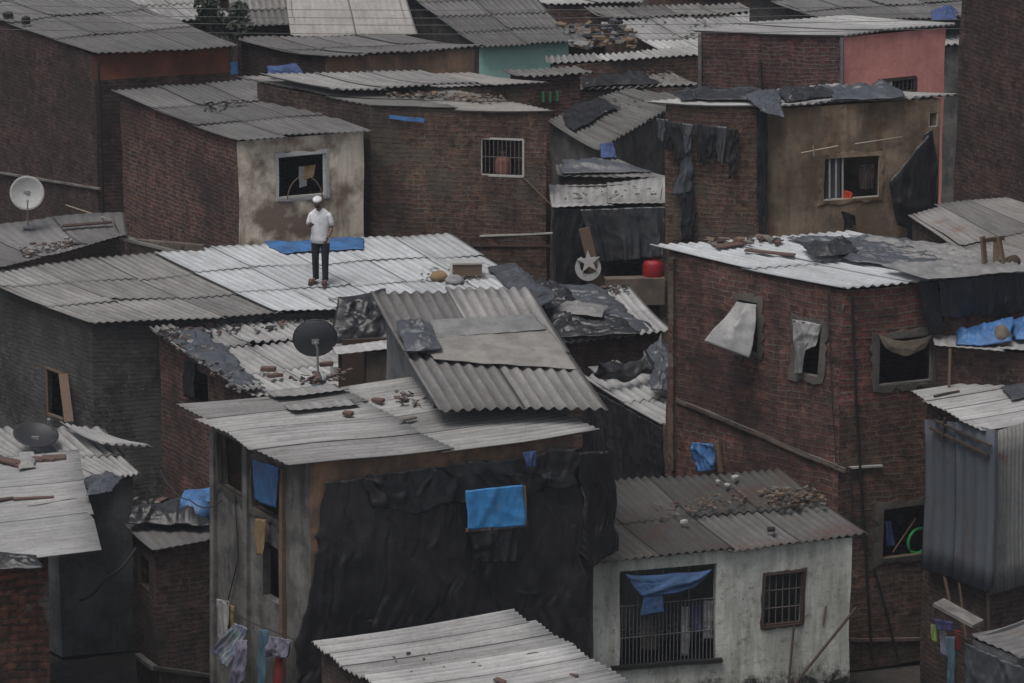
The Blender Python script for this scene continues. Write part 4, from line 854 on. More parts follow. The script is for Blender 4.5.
k=len(cr); m=min(len(cr),len(inn)); V=[];Fs=[]
for i in range(m):
    o_=cr[i]; w_=inn[m-1-i] if False else inn[len(inn)-1-i]
    for t in (0,.04):
        V.append(p+u*o_[0]+v*o_[1]+n*t); V.append(p+u*w_[0]+v*w_[1]+n*t)
for i in range(m-1):
    a=i*4; b_=a+4; Fs+=[(a,a+1,b_+1,b_),(a+2,b_+2,b_+3,a+3),(a,b_,b_+2,a+2),(a+1,a+3,b_+3,b_+1)]
mk('crescent',V,Fs,M['signwhite'],r_)
st=[]
for i in range(10):
    a=math.pi/2+i*math.pi/5+.1; rr=.22 if i%2==0 else .085; st.append((rr*math.cos(a)+.01,rr*math.sin(a)+.09))
flatshape('star',p+n*.045,st,u,v,n,.04,'signwhite',r_)
r_=empty('water_drum',h.wp('cd',653,280,.3),'round red plastic drum at the right of the shack opening below the black folds','drum')
m=MB(); c=wloc(r_); m.lathe(c,[(0,0),(.17,0),(.20,.05),(.205,.2),(.20,.32),(.17,.38),(.08,.40),(.0,.40)],n=20); m.build('body',M['red'],r_,smooth=True); m=MB(); m.lathe(c+Vector((0,0,.40)),[(.07,-.02),(.07,.03),(0,.03)],n=12); m.build('lid',M['red'],r_)
a=h.wp('cd',604,291,.45); c=h.wp('cd',664,290,.45); b=MB(); b.quadbox(Vector((a.x,a.y,a.z)),c,.25,.5); tag(b.build('counter',M['tanc']),'low tan counter below the red drum in the shack opening','counter')
cloth('clothes_heap',[P(598,145,4.45),P(614,144,4.45),P(616,158,4.3),P(600,158,4.3)],'bluedark','small heap of blue cloth below the steep grey ribbed roof','cloth',crump=.15)
for k,(x0,y0,x1,y1) in enumerate(((541,92,545,102),(548,92,552,102),(555,91,559,101))):
    h=HS['T6']; b=MB(); b.quadbox(h.wp('cd',x0+2,y0,.06),h.wp('cd',x0+2,y1,.06),.09,.04); b.build('door_board',M['greendoor'],h.root)
# B1: blue valance, iron grille, stair things
h=HS['B1']
q=[h.wp('cd',624,573,.05),h.wp('cd',712,569,.05),h.wp('cd',694,588,.12),h.wp('cd',640,594,.12)]
cloth('valance',q,'bluefade','blue cloth slung across the top of the wide opening of the whitewashed house','curtain',nrm=h.sides['cd'][2],sag=.05,amp=.06,fold=(2,7),rag=.05)
q=[h.wp('cd',643,583,.1),h.wp('cd',660,583,.1),h.wp('cd',667,611,.1),h.wp('cd',642,615,.1)]
cloth('hanging_knot',q,'bluefade','blue cloth knot dangling in the wide opening of the whitewashed house','curtain',nrm=h.sides['cd'][2],amp=.08,fold=(4,.6),rag=.05)
A,B_,o,hd=h.sides['cd']; s0,s1,z0,z1=h.holes['cd'][0]; pt=lambda a,z,d=-.07: Vector((A.x,A.y,0))+hd*a+Vector((0,0,z))+o*d
g=MB(); zt=z0+(z1-z0)*.62; nb=26
for i in range(nb+1):
    a=s0+(s1-s0)*i/nb; zz=zt if (i%7) else z1; g.tube([pt(a,z0),pt(a,zz)],.008,5)
for f in (0,.3,.62): g.tube([pt(s0,z0+(z1-z0)*f+.03),pt(s1,z0+(z1-z0)*f+.03)],.01,5)
for i in range(0,nb,2):
    a=s0+(s1-s0)*(i+.5)/nb; zz=z0+(z1-z0)*.38
    g.tube([pt(a+.035*math.cos(t),zz+.05*math.sin(t)) for t in [k_*.785 for k_ in range(9)]],.006,4)
g.build('grille',M['grille'],h.root)
for (xa,ya,xb,yb,mt,lb) in ((681,606,689,655,'whitecloth','white striped cloth hanging behind the iron grille, the left one'),(690,605,700,630,'violet','violet cloth hanging behind the iron grille between the two white ones'),(703,600,712,638,'whitecloth','white cloth hanging behind the iron grille nearest the right jamb'),(640,612,656,650,'render','grey cloth hanging behind the iron grille below the blue knot')):
    wcloth('B1','cd',[(xa,ya),(xb,ya),(xb,yb),(xa,yb)],mt,'garment',lb,'garment',off=-.12,amp=.03,rag=.03)
m=MB(); m.tube([h.wp('cd',794,625,.08),h.wp('cd',788,690,.35)],.018); tag(m.build('pole',M['wooddark']),'short dark pole leaning below the small window of the whitewashed house','pole')
m=MB(); m.tube([h.wp('cd',856,608,.1),h.wp('cd',790,690,.5)],.022); tag(m.build('pole',M['wooddark']),'long dark pole slanting across the right of the whitewashed wall','pole')
m=MB(); m.tube([h.wp('cd',826,606,.02),h.wp('cd',823,625,.02)],.014); tag(m.build('hook',M['wood']),'short rusty bar on the whitewashed wall right of its small window','bar')
# M2 opening rags, M1 leaning board
wcloth('M2','da',[(186,360),(196,363),(196,400),(186,398)],'ragblack','curtain','black cloth hanging in the opening of the low brick house','curtain',off=.03,amp=.05)
h=HS['M1']; b=MB(); b.quadbox(h.wp('da',63,374,.1),h.wp('da',69,422,.35),.16,.03); tag(b.build('board',M['wood']),'tan board leaning beside the small dark window of the sooty cement house','board')
# ------------------------------------------------------------------ roof clutter
bits('N2',None,6,'red clay tile in the row on the lower left whitish roof','clay tiles on the whitish roof',name='tile',cat='tile',plan=[(2,461),(12,463),(22,465),(38,460),(48,460),(57,459)],s=(.30,.22,.05),off=.04)
rcloth('N2',[(20,452),(34,452),(36,468),(20,470)],'whitecloth','bag','white bag lying between clay tiles on the lower left whitish roof','bag',off=.06,crump=.06)
stick('N2',(-8,501),(14,498),'short brown plank left on the whitish roof','plank','wooddark',wide=.09)
stick('N2',(13,499),(54,497),'longer brown plank right on the whitish roof','plank','brickchunk',wide=.08)
stick('N2',(28,506),(78,498),'thin wire lying on the whitish roof under the longer plank','wire','cable',.006)
q=[HS['N2'].rp(-40,548,.05),HS['N2'].rp(38,556,.05),HS['N2'].rp(44,563,.0)-Vector((0,0.1,.05)),HS['N2'].rp(-40,566,0)-Vector((0,.1,.05))]
cloth('tarpaulin',q,'blackp','black plastic hanging over the eave above the orange brick front at lower left','tarpaulin',amp=.05,crump=.05,rag=.06)
cloth('tarpaulin',[HS['N3'].rp(84,480,.08),HS['N3'].rp(122,478,.08),P(112,492,3.6),P(88,496,3.6)],'slate','dark plastic stuffed under the toothed eave of the tall grey cement house','tarpaulin',crump=.08)
h=HS['N4']
lump(h.rp(196,522,.0),.25,.3,.22,'blue','bundle','blue plastic bundle on the small dark brick hut','bundle',7)
cloth('tarpaulin',[P(130,508,3.0),P(200,494,3.0),P(212,524,2.85),P(128,526,2.85)],'blackp','dark crumpled plastic heap behind the blue bundle on the small brick hut','tarpaulin',amp=.12,crump=.12,rag=.1)
cloth('tarpaulin',[P(182,492,3.15),P(212,488,3.15),P(213,503,3.05),P(178,506,3.05)],'blue','blue tarpaulin on the heap behind the small brick hut','tarpaulin',amp=.06,crump=.06,rag=.1)
rubble('N4',[(135,510),(210,505),(212,524),(150,526)],90,'brown and grey rubble heaped behind the roof of the small brick hut',size=(.04,.14),hgt=.2)
rubble('M2',[(152,330),(180,330),(262,384),(236,392)],200,'brick rubble and rags along the left edge of the littered bright roof',size=(.02,.10),off=.10,hgt=.05,mats=('stone','ragblack','ragblack','stone','brickchunk','greyp'))
rubble('M2',[(170,325),(345,316),(350,326),(190,338)],60,'small litter under the eave of the long pale roof',size=(.03,.12))
bits('M2',None,2,'red brick at the lower end of the littered bright roof','bricks at the lower end of the littered bright roof',plan=[(268,371),(275,377)],s=(.26,.11,.08),off=.05)
rubble('M0',[(20,248),(70,240),(76,248),(24,258)],80,'pale brick rubble on the left flat roof',size=(.02,.09),mats=('stone','brickchunk','whitecloth'))
stick('M0',(62,243),(92,246),'dark pipe lying in rubble on the left flat roof','pipe','rubber',.04)
stick('M0',(62,226),(112,222),'long dark beam lying at the back of the left flat roof','beam','wooddark',wide=.1)
rubble('C1',[(285,378),(350,372),(352,380),(300,386)],45,'small debris at the back edge of the long grey roof',size=(.03,.1))
bits('C1',None,2,'brown brick bit on the long grey roof of the centre house','brick bits on the long grey roof',plan=[(348,415),(378,402)],s=(.16,.1,.06),off=.02)
bits('C1',None,1,'flat slab on the long grey roof below the steep leaning sheets',None,plan=[(408,420)],s=(.4,.12,.04),mat='stone')
rubble('C1',[(385,388),(440,402),(450,412),(400,404)],30,'crumbled grit along the left foot of the steep leaning sheets',size=(.02,.08))
bits('B1',None,4,'pale stone lying high on the sooty ribbed roof','stones high on the sooty ribbed roof',plan=[(718,483),(727,486),(684,523),(735,479)],s=(.10,.08,.05),mat='signwhite',name='stone',cat='stone',off=.06)
rubble('B1',[(650,505),(775,488),(790,502),(660,520)],120,'rusty brown litter across the middle of the sooty ribbed roof',size=(.015,.06),mats=('brickchunk','wood','stone'),off=.05)
rubble('B1',[(760,492),(810,488),(830,505),(775,510)],90,'dry litter by the brick wall on the sooty ribbed roof',size=(.02,.09),mats=('stone','wooddark','wood'),off=.05)
bits('B1',None,1,'black lump lying on the right half of the sooty ribbed roof',None,plan=[(771,531)],s=(.12,.10,.06),mat='rubber',name='lump',cat='lump',off=.05)
rubble('U2',[(375,88),(510,98),(500,104),(380,96)],120,'line of brown litter along the tan roof right of the stained plaster house',size=(.03,.10),mats=('wood','stone','wooddark'),hgt=.05)
rubble('R1',[(700,240),(780,238),(800,246),(720,246)],30,'brick bits and twigs on the left part of the red brick house roof',size=(.04,.14),mats=('brickchunk','wood','stone'))
stick('R1',(745,250),(795,255),'reddish plank lying near the left eave of the red brick house roof','plank','brickchunk',wide=.10)
stick('R1',(716,247),(742,243),'broken tile plank at the left of the red brick house roof','plank','brickchunk',wide=.16)
rubble('U1',[(200,105),(245,100),(250,108),(205,112)],25,'dark grit on the slate grey roof of the stained plaster house',size=(.03,.1),mats=('rubber','stone'))
bits('U0',None,2,'black lump on the broad slate grey roof at upper left','lumps on the slate grey roof',plan=[(8,17),(26,24)],s=(.25,.2,.16),mat='rubber',name='lump',cat='lump')
rubble('K1',[(590,288),(625,286),(630,292),(598,296)],25,'small litter at the top of the low ribbed roof beside the tan counter',size=(.03,.1))
rubble('T5',[(560,30),(620,25),(640,48),(575,52)],90,'far rubbish in the gap right of the mint green wall',size=(.06,.2),mats=('stone','ragblack','slate','wood','greyp'),hgt=.15)
for hk,bx,lb in (('T4',[(620,20),(750,14),(780,30),(640,40)],'light litter on the far bright whitish roof'),('T8',[(560,112),(640,90),(650,100),(570,130)],'grit on the steep grey ribbed roof in the middle distance'),('T11',[(560,24),(650,26),(670,42),(580,46)],'grey rubble covering the far low roof right of the mint green wall'),('T7',[(575,76),(668,70),(690,84),(580,88)],'litter on the toothed dusty roof in the middle distance'),('K0',[(556,190),(655,185),(655,198),(560,200)],'grit on the dusty roof of the black tarpaulin shack'),('M1',[(420,270),(470,268),(490,284),(420,284)],'small rubbish beside the white box on the long pale roof')):
    rubble(hk,bx,40,lb,size=(.015,.07),mats=('stone','wood','greyp'))
# wooden stand on R1 roof
h=HS['R1']; p=h.rp(996,270,.08); r_=empty('wooden_stand',p,'upright brown wooden planks nailed together on the right end of the red brick house roof','wooden stand')
b=MB()
for dx,tx in ((-.16,-.2),(.0,.02),(.14,.05)):
    b=MB(); b.quadbox(p+Vector((dx,0,0)),p+Vector((tx-.02,.05,.52)),.10,.04); b.build('plank',M['wood'],r_)
b=MB(); b.quadbox(p+Vector((-.2,.03,.46)),p+Vector((.12,.05,.5)),.05,.06); b.build('crossbar',M['wooddark'],r_)
lump(h.rp(1012,268,.06),.12,.1,.08,'wooddark','wood_lump','dark wood chunk beside the upright planks on the red brick house roof','wood')
# white box on M1 roof
h=HS['M1']; r_=empty('roof_box',h.rp(467,278,.03),'white edged box with brown front on the long pale roof beside the steep leaning sheets','box')
c=wloc(r_); b=MB(); b.quadbox(c+Vector((-.24,.1,.14)),c+Vector((.26,.14,.14)),.24,.22); b.build('body',M['wood'],r_)
b=MB(); b.quadbox(c+Vector((-.27,.1,.27)),c+Vector((.29,.14,.27)),.30,.03); b.build('lid',M['signwhite'],r_)
b=MB(); b.quadbox(c+Vector((-.27,.02,.26)),c+Vector((-.29,-.05,.02)),.05,.05); b.build('edge',M['signwhite'],r_)
lump(h.rp(440,280,.02),.13,.1,.07,'yellowcloth','bag','small yellowish bag beside the white edged box on the long pale roof','bag',4)
lump(h.rp(455,283,.02),.12,.1,.05,'whitecloth','bag','crumpled white bag in front of the white edged box','bag',6)
# small things by dish
h=HS['C1']
h=HS['M2']; r_=h.rp(346,372,.0)
b=MB(); b.quadbox(P(332,372,3.5),P(343,371,3.5),.2,.22); tag(b.build('box',M['signwhite']),'small white box right of the grey satellite dish mast','box')
tag(brickpiece(P(326,366,3.7),.3,'brickchunk',None,None,sx=.24),'red brick on top beside the grey satellite dish mast','brick')
# ------------------------------------------------------------------ satellite dishes
def dish(c,face,rad,mat,base,label,arm=True,lnbside=Vector((0,0,-1)),name='satellite_dish'):
    r_=empty(name,base,label,'satellite dish'); f=face.normalized(); n=14; dp=rad*.28
    m=MB(); prof=[(rad*i/10,dp*(i/10)**2-dp) for i in range(11)]; m.lathe(c,prof,f,36)
    m.build('reflector',M[mat],r_,smooth=True,solid=.012)
    m=MB(); a=f.orthogonal().normalized(); b_=f.cross(a); m.tube([c+(a*math.cos(t/32*6.2832)+b_*math.sin(t/32*6.2832))*rad for t in range(33)],.009,5); m.build('rim',M[mat],r_)
    low=(lnbside-f*lnbside.dot(f)).normalized()
    m=MB(); m.tube([c+low*rad*.9,c+low*rad*.5+f*rad*.8],.012); m.build('feed_arm',M['galv'],r_)
    m=MB(); e=c+low*rad*.5+f*rad*.8; m.tube([e+f*.03,e-f*.08],[.03,.022]); m.build('receiver',M['galv'],r_)
    m=MB(); k=c-f*dp; m.tube([k,k-f*.06,Vector((base.x,base.y,k.z-.12)),base],.02,8); m.build('mast',M['galv'],r_)
    m=MB(); m.quadbox(k+Vector((-.06,0,0)),k+Vector((.06,0,0)),.05,.09); m.build('bracket',M['galv'],r_)
    m=MB(); m.quadbox(base-Vector((.12,0,0)),base+Vector((.12,0,0)),.12,.02); m.build('foot',M['galv'],r_)
    return r_
base=HS['M0'].rp(28,226,.03); c=PY(27,193,base.y-.12); dish(c,Vector((.15,-1,.25)),.31,'dishwhite',base,'white satellite dish on the left flat roof against the dark brick wall')
base=HS['M2'].rp(318,381,.05); c=PY(315,338,base.y+.15); dish(c,Vector((-.1,1,.35)),.37,'dishgrey',base,'big dark grey satellite dish in the middle, seen from its back')
base=HS['N3'].rp(38,446,.02); c=PY(36,437,base.y); dish(c+Vector((0,0,.05)),Vector((.15,-.32,1)),.36,'dishblack',base,'black satellite dish lying tilted upward on the cracked roof at lower left',lnbside=Vector((1,0,0)))
b=MB(); p=HS['M2'].rp(318,384,.02); b.lathe(p,[(.0,.22),(.03,.22),(.1,0),(.11,-.05),(0,-.05)],n=10); tag(b.build('cement_cone',M['teal']),'greenish cone shaped foot block under the grey satellite dish','block')
# ------------------------------------------------------------------ cables
def cable(pts,label,mat='cable',r=.01,sag=.0,group=None):
    m=MB(); P_=[]
    for a,b_ in zip(pts,pts[1:]):
        for t in range(12): 
            q=a.lerp(b_,t/12); q.z-=sag*4*(t/12)*(1-t/12); P_.append(q)
    P_.append(pts[-1]); m.tube(P_,r,5); return tag(m.build('cable',M[mat]),label,'cable',group)
for k,y in enumerate((8,16,23,32)):
    cable([PY(-120,y-6,76+k*.1),PY(500,y+2,76+k*.1),PY(1120,y-8,76+k*.1)],['topmost pale overhead cable crossing the far roofs','second pale overhead cable from the top','third pale overhead cable from the top','lowest pale overhead cable crossing just above the sagging grey far roof'][k],'cablegrey',.006,.05)
h=HS['C1']; cable([h.wp('ab',235,495,.04),h.wp('ab',238,560,.05),h.wp('ab',228,600,.05)],'dark cable running down the side wall of the centre house')
h=HS['R1']; cable([h.wp('da',828,292,.05),h.wp('da',832,400,.05),h.wp('da',836,462,.06)],'thin cable running down the left wall near the corner of the big red brick house')
cable([h.wp('cd',874,568,.05),h.wp('cd',886,610,.08),h.wp('cd',898,660,.1)],'black hose hanging on the wall under the lowest window','rubber',.02)
cable([P(80,600,2.5),P(105,578,2.6),P(136,548,2.8)],'dark cable slung from the grey cement wall to the small brick hut','rubber',.02,.08)
cable([h.wp('da',740,246,.0),h.wp('da',745,300,.02)],'short wire above the left window of the red brick house') if False else None
cable([HS['U0'].wp('da',66,205,.3),HS['M0'].rp(105,218,.15)],'thin yellowish cord at the foot of the dark brick wall by the white dish','bamboo',.012)
cable([HS['R4'].wp('da',991,552,.2),HS['R4'].wp('da',1015,536,.2),HS['R4'].wp('da',1050,520,.2)],'pale wire across the light ribbed metal wall of the tin shack','cablegrey',.008)
# ------------------------------------------------------------------ tree far behind
def tree(p,hh,r,label,n=1500,seed=1):
    t=empty('tree',p,label,'tree'); rnd=random.Random(seed)
    m=MB(); m.tube([p,p+Vector((.1,0,hh*.45)),p+Vector((0,.1,hh*.8))],[.12,.08,.03],8)
    cl=[]
    for i in range(11):
        a=rnd.uniform(0,6.28); e=p+Vector((math.cos(a)*r*rnd.uniform(.2,.8),math.sin(a)*r*rnd.uniform(.2,.8),hh*rnd.uniform(.86,1.02))); m.tube([p+Vector((0.05,0,hh*.45)),(p+Vector((0,0,hh*.6))+e)/2,e],[.05,.03,.01],5); cl.append((e,r*rnd.uniform(.22,.42)))
    m.build('trunk',M['bark'],t)
    V=[];Fs=[];fm=[]
    for i in range(n):
        e,q=rnd.choice(cl); d=Vector((rnd.gauss(0,1),rnd.gauss(0,1),rnd.gauss(0,1))).normalized()*q*rnd.random()**.4; c=e+d; s=rnd.uniform(.05,.11)
        a=Vector((rnd.gauss(0,1),rnd.gauss(0,1),rnd.gauss(0,1))).normalized(); b_=a.orthogonal().normalized(); k=len(V)
        V+= [c-a*s,c+b_*s*.5,c+a*s,c-b_*s*.5]; Fs.append((k,k+1,k+2,k+3)); fm.append(rnd.random()<.35)
    mk('crown',V,Fs,None,t,mats=[M['leaf'],M['leaf2']],fm=[int(x) for x in fm])
x=PY(214,30,82.5); tree(Vector((x.x,82.5,0)),6.5,.75,'small green tree behind the upper left slate grey roof')
# ------------------------------------------------------------------ the man
def loft(m,rings,n=14):
    k=len(m.v)
    for c,rx,ry,ax in rings:
        z=ax.normalized(); xx=Vector((1,0,0)); xx=(xx-z*xx.dot(z)).normalized(); yy=z.cross(xx)
        for j in range(n):
            t=2*math.pi*j/n; m.v.append(c+xx*math.cos(t)*rx+yy*math.sin(t)*ry)
    for i in range(len(rings)-1):
        for j in range(n): m.f.append((k+i*n+j,k+i*n+(j+1)%n,k+(i+1)*n+(j+1)%n,k+(i+1)*n+j)); m.m.append(m.mi)
    m.f.append(tuple(k+j for j in range(n))[::-1]); m.f.append(tuple(k+(len(rings)-1)*n+j for j in range(n))); m.m+=[m.mi,m.mi]
def skinned(verts,edges,root):
    me=bpy.data.meshes.new('s'); me.from_pydata([Vector(v[0]) for v in verts],edges,[]); o=bpy.data.objects.new('s',me); C.objects.link(o)
    md=o.modifiers.new('k','SKIN'); md.use_smooth_shade=True; md.branch_smoothing=.4
    for i,v in enumerate(verts): me.skin_vertices[0].data[i].radius=(v[1],v[2] if len(v)>2 else v[1])
    me.skin_vertices[0].data[root].use_root=True
    sb=o.modifiers.new('u','SUBSURF'); sb.levels=2; sb.render_levels=2
    dg=bpy.context.evaluated_depsgraph_get(); dg.update(); e=o.evaluated_get(dg); m2=bpy.data.meshes.new_from_object(e)
    V=[v.co.copy() for v in m2.vertices]; Fs=[tuple(p.vertices) for p in m2.polygons]
    bpy.data.objects.remove(o); bpy.data.meshes.remove(me); bpy.data.meshes.remove(m2); return V,Fs
foot=HS['M1'].rp(321,282.5,.075)
man=empty('person',foot,'man in white cap and shirt and black trousers standing on the pale roof','person')
vs=[((0,0,.92),.10),((0,0,1.1),.09),((0,-.01,1.28),.10),((0,-.01,1.42),.05),((-.01,-.045,1.49),.05),((-.015,-.08,1.54),.070),((-.02,-.105,1.61),.080),((-.02,-.105,1.655),.062),
 ((-.145,0,1.36),.042),((-.215,.0,1.12),.040),((-.155,-.2,1.13),.030),((-.14,-.25,1.145),.027),
 ((.145,0,1.36),.042),((.215,.04,1.12),.040),((.20,-.10,.975),.030),((.19,-.15,.94),.027),
 ((-.085,0,.86),.085),((-.095,-.02,.48),.058),((-.10,.01,.09),.04),((-.15,-.09,.045),.036),((-.18,-.15,.035),.028),
 ((.085,0,.86),.085),((.10,-.05,.48),.058),((.105,-.07,.09),.04),((.12,-.17,.045),.036),((.13,-.23,.035),.028)]
ed=[(0,1),(1,2),(2,3),(3,4),(4,5),(5,6),(6,7),(3,8),(8,9),(9,10),(10,11),(3,12),(12,13),(13,14),(14,15),(0,16),(16,17),(17,18),(18,19),(19,20),(0,21),(21,22),(22,23),(23,24),(24,25)]
V,Fs=skinned(vs,ed,0); m=MB(); m.v=V[:]; m.f=Fs[:]; m.m=[0]*len(Fs)
def hand(c,fw,side,up,curl):
    m.ell(c+fw*.045,.038,.045,.02,Matrix((side,fw,up)).transposed(),8,6)
    for k,(o_,L) in enumerate(((-.03,.062),(-.010,.074),(.010,.070),(.028,.056))):
        a=c+fw*.075+side*o_; b_=a+fw*L*.5+up*curl*.3*L; d=b_+fw*L*.3+up*curl*.8*L; m.tube([a-fw*.02,a,b_,d],[.010,.010,.009,.007],6)
    a=c+fw*.02-side*.035; m.tube([a+side*.02,a-side*.02+fw*.02,a-side*.02+fw*.05+up*curl*.03],[.012,.011,.008],6)
hand(Vector((-.14,-.25,1.145)),Vector((.35,-.75,.35)).normalized(),Vector((.9,.42,0)).normalized(),Vector((-.15,.3,.92)).normalized(),1)
hand(Vector((.19,-.15,.94)),Vector((-.1,-.6,-.8)).normalized(),Vector((0,.8,-.6)).normalized(),Vector((-1,0,.1)).normalized(),.8)
# nose, ears, eyes sockets
Rt=Matrix.Rotation(R(38),3,'X'); hc=Vector((-.02,-.105,1.60))
m.ell(hc+Rt@Vector((0,-.088,-.005)),.014,.02,.024,Rt,8,6)
for s_ in (-1,1): m.ell(hc+Vector((s_*.080,.01,-.005)),.010,.02,.03,Rt,8,6)
mk('body',[foot+v for v in m.v],m.f,M['skin'],man,smooth=True)
e=MB()
for s_ in (-1,1): e.ell(foot+hc+Rt@Vector((s_*.032,-.080,.016)),.012,.008,.006,Rt,8,5)
e.build('eyes',M['beard'],man)
b=MB(); b.ell(foot+hc+Rt@Vector((0,-.040,-.050)),.058,.055,.046,Rt,16,10); b.build('beard',M['beard'],man,smooth=True)
b=MB(); cz=foot+hc+Rt@Vector((0,.012,.02)); 
b.lathe(cz,[(.088,.022),(.090,.040),(.085,.058),(.068,.074),(.038,.084),(0,.087)],Rt@Vector((0,.22,1)),20); b.build('cap',M['cap'],man,smooth=True,solid=.004)
Z=Vector((0,0,1)); V3=Vector
m=MB(); loft(m,[(V3((0,0,.80)),.18,.13,Z),(V3((0,0,.88)),.178,.13,Z),(V3((0,0,1.0)),.168,.122,Z),(V3((0,-.005,1.15)),.17,.122,Z),(V3((0,-.005,1.28)),.182,.125,Z),(V3((0,0,1.36)),.178,.105,Z),(V3((0,-.005,1.415)),.14,.085,Z),(V3((0,-.015,1.465)),.07,.065,Z)],24)
loft(m,[(V3((-.13,0,1.365)),.05,.062,V3((-.5,0,-1))),(V3((-.172,0,1.325)),.05,.062,V3((-.3,0,-1))),(V3((-.205,0,1.20)),.056,.060,V3((-.25,0,-1))),(V3((-.212,-.005,1.14)),.058,.062,V3((-.2,0,-1)))],16)
loft(m,[(V3((.13,0,1.365)),.05,.062,V3((.5,0,-1))),(V3((.172,0,1.325)),.05,.062,V3((.3,0,-1))),(V3((.206,.02,1.20)),.056,.060,V3((.25,.1,-1))),(V3((.214,.025,1.14)),.058,.062,V3((.2,.1,-1)))],16)
def crease(v,a=.012): 
    n_=1-abs(noise.noise(Vector((v.x*7,v.y*7,v.z*5+v.x*6))))*2; return v+Vector((v.x,v.y+.0,0)).normalized()*n_*a
mk('shirt',[foot+crease(v) for v in m.v],m.f,M['shirt'],man,smooth=True)
m=MB(); loft(m,[(V3((0,0,.98)),.165,.12,Z),(V3((0,0,.88)),.165,.125,Z),(V3((0,0,.80)),.16,.12,Z),(V3((0,0,.77)),.13,.10,Z)],20)
for s_ in (-1,1):
    kn=V3((-.095,-.02,.48)) if s_<0 else V3((.10,-.05,.48)); an=V3((-.10,.01,.07)) if s_<0 else V3((.105,-.07,.07))
    loft(m,[(V3((s_*.078,0,.86)),.095,.11,Z),(V3((s_*.09,-.005,.72)),.088,.10,Z),(kn+V3((0,0,.08)),.072,.08,Z),(kn-V3((0,0,.05)),.066,.074,Z),((kn+an)/2,.062,.068,Z),(an+V3((0,0,.06)),.058,.064,Z),(an,.06,.068,Z)],16)
mk('trousers',[foot+crease(v,.006) for v in m.v],m.f,M['trousers'],man,smooth=True)
for s_,a,t_ in ((-1,V3((-.095,.03,.0)),V3((-.195,-.17,.0))),(1,V3((.10,-.05,.0)),V3((.135,-.26,0)))):
    m=MB(); d=(t_-a).normalized(); sd_=V3((-d.y,d.x,0)); pts=[]
    for k in range(16):
        t=k/16*6.2832; u_=math.cos(t); v_=math.sin(t); pts.append((a+t_)/2+d*u_*((t_-a).length/2+.02)+sd_*v_*(.048 if u_>0 else .040))
    n0=len(m.v); m.v+=[p+V3((0,0,-.02)) for p in pts]+[p+V3((0,0,.012)) for p in pts]; m.f+=[tuple(range(16))[::-1],tuple(range(16,32))]+[(i,(i+1)%16,16+(i+1)%16,16+i) for i in range(16)]; m.m+=[0]*18
    mid=(a+t_)/2+d*.05; m.tube([mid-sd_*.05+V3((0,0,.01)),mid-sd_*.03+V3((0,0,.075)),mid+sd_*.03+V3((0,0,.075)),mid+sd_*.05+V3((0,0,.01))],.018,6)
    m2=mk('sandal',[foot+v for v in m.v],m.f,M['sandal'],man)
man.scale=(.93,.93,.93); man.rotation_euler=(0,0,-.22); m=MB(); pc=foot+Matrix.Rotation(-.22,3,'Z')@V3((-.095,-.335,1.19))*.93; m.quadbox(pc-V3((.02,-.05,.03)),pc+V3((.03,-.06,.05)),.075,.012,V3((0,.6,.8))); tag(m.build('phone',M['phone']),'dark phone held in the right hand of the man on the roof','phone')

# ------------------------------------------------------------------ rough cement smeared round the window openings
def surround(hk,sd,i,mat='cementmid',wd=.10,name='cement_surround'):
    h=HS[hk]; A,B,o,hd=h.sides[sd]; s0,s1,z0,z1=h.holes[sd][i]; r=random.Random(hk+sd+str(i)); V=[];Fs=[]
    n=9; pts=[]
    def edge(a,b): return [(a[0]+(b[0]-a[0])*k/n,a[1]+(b[1]-a[1])*k/n) for k in range(n)]
    inn=edge((s0,z0),(s1,z0))+edge((s1,z0),(s1,z1))+edge((s1,z1),(s0,z1))+edge((s0,z1),(s0,z0)); cx,cz=(s0+s1)/2,(z0+z1)/2; m=len(inn)
    for a,z in inn:
        da,dz=a-cx,z-cz; sx=(abs(da)>=(s1-s0)/2-1e-4)*(1 if da>0 else -1); sz=(abs(dz)>=(z1-z0)/2-1e-4)*(1 if dz>0 else -1)
        w_=wd*r.uniform(.45,1.35)
        for (q,e,t) in ((0,-.012,.0),(0,-.012,.035),(1,w_,.026),(1,w_,-.01)):
            p=Vector((A.x,A.y,0))+hd*(a+sx*e)+Vector((0,0,z+sz*e)); p=wob(p,.04)+o*t; V.append(p)
    for k in range(m):
        k2=(k+1)%m
        for c in range(3): Fs.append((k*4+c,k*4+c+1,k2*4+c+1,k2*4+c))
    mk(name,V,Fs,M[mat],h.root,[(v.x+v.y,v.z) for v in V])
for a in (('R1','da',0),('R1','da',1),('R1','cd',0),('R1','cd',1),('C1','ab',0),('C1','ab',1)): surround(*a)
surround('U1','cd',0,'signwhite',.05); surround('UR1','cd',0,'ochre',.07); surround('B1','cd',1,'wooddark',.03)
h=HS['U2']; m=MB(); m.tube([h.wp('da',524,178,.03),h.wp('da',552,206,.03)],.015); tag(m.build('brace',M['wood']),'thin diagonal brace on the dark brick wall beside the barred window','brace')
h=HS['U0']; cable([h.wp('da',98,62,.04),h.wp('da',101,130,.05),h.wp('da',103,212,.05)],'dark drainpipe down the near corner of the upper left brick house','rubber',.03)
h=HS['R1']; cable([h.wp('cd',852,296,.05),h.wp('cd',856,400,.06),h.wp('cd',862,500,.06),h.wp('cd',872,660,.06)],'dark drainpipe on the front wall just right of the red brick corner','rubber',.022)
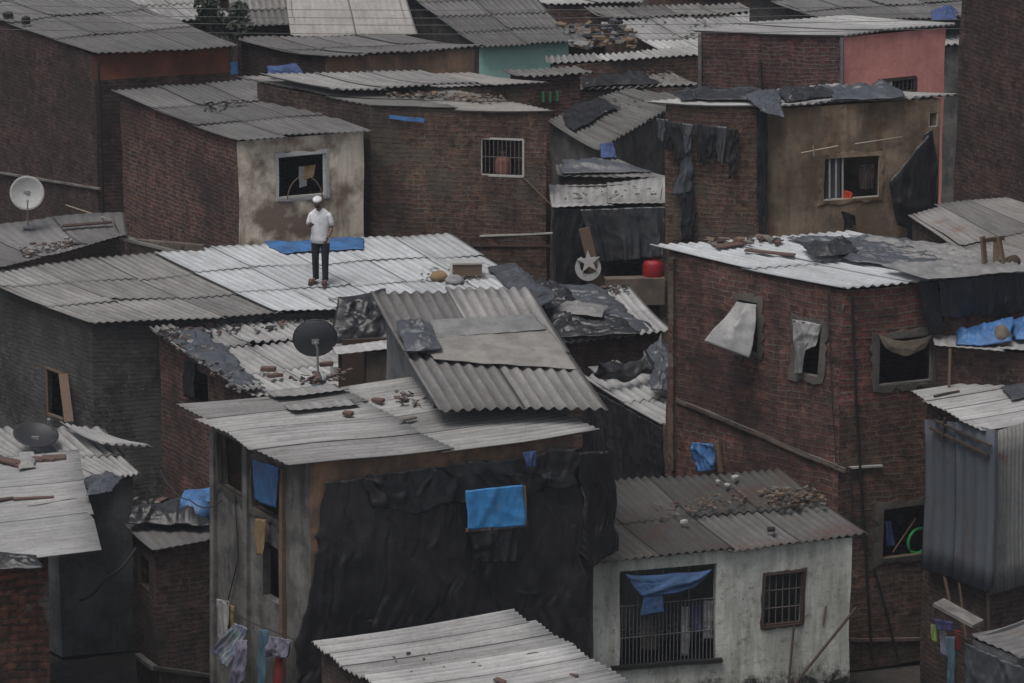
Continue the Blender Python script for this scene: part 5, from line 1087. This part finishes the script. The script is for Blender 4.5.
cable([h.wp('da',835,466,.06),h.wp('cd',851,468,.05),h.wp('cd',852,520,.05),h.wp('cd',872,556,.05)],'black wire running from the ledge end toward the lowest window','cable',.012)
cable([HS['C1'].wp('ab',222,500,.05),P(190,500,3.6),P(160,470,3.2)],'slack wire from the centre house side wall to the low brick house','cable',.010,.12)
cable([HS['M2'].rp(316,352,.25),HS['M2'].rp(340,340,.1),HS['C2'].rp(378,306,.1)],'black aerial wire from the grey dish to the steep leaning sheets','cable',.008,.05)

cloth('tarpaulin',[P(596,362,3.75),P(650,352,3.75),P(664,372,3.45),P(590,378,3.45)],'blackp','black crumpled plastic over the top end of the bright ribbed shed roof','tarpaulin',amp=.12,crump=.10,rag=.2)
rcloth('K1',[(520,282),(560,280),(590,330),(552,338)],'blackp','tarpaulin','black plastic heaped at the left side of the low roof under the blue grey sheet','tarpaulin',amp=.10,fold=(4,8),crump=.07,rag=.18,off=.12)
rcloth('T8',[(560,112),(600,98),(620,108),(572,130)],'ragblack','tarpaulin','dark torn plastic on the steep grey ribbed roof in the middle distance','tarpaulin',amp=.05,crump=.06,rag=.2)
rcloth('T9',[(560,162),(600,160),(640,172),(566,174)],'slate','tarpaulin','dark plastic over the crooked sheets behind the black tarpaulin shack','tarpaulin',amp=.06,crump=.06,rag=.2)
rcloth('T7',[(580,78),(640,75),(660,84),(584,88)],'ragblack','tarpaulin','black rag sheet on the toothed dusty roof in the middle distance','tarpaulin',amp=.08,crump=.08,rag=.2)

# ------------------------------------------------------------------ air
hz=bpy.data.materials.new('haze'); hz.use_nodes=True; t=hz.node_tree; t.nodes.clear(); o=t.nodes.new('ShaderNodeOutputMaterial'); pv=t.nodes.new('ShaderNodeVolumePrincipled'); t.links.new(pv.outputs[0],o.inputs['Volume']); pv.inputs['Color'].default_value=(.84,.9,1,1); pv.inputs['Density'].default_value=.00055; pv.inputs['Anisotropy'].default_value=.2
b=MB(); b.quadbox(Vector((0,-63,11.2)),Vector((0,423,11.2)),526,27); hb=b.build('haze',hz); hb['kind']='stuff'; hb['label']='thin grey haze over the whole settlement'; hb['category']='haze'; hb.display_type='WIRE'
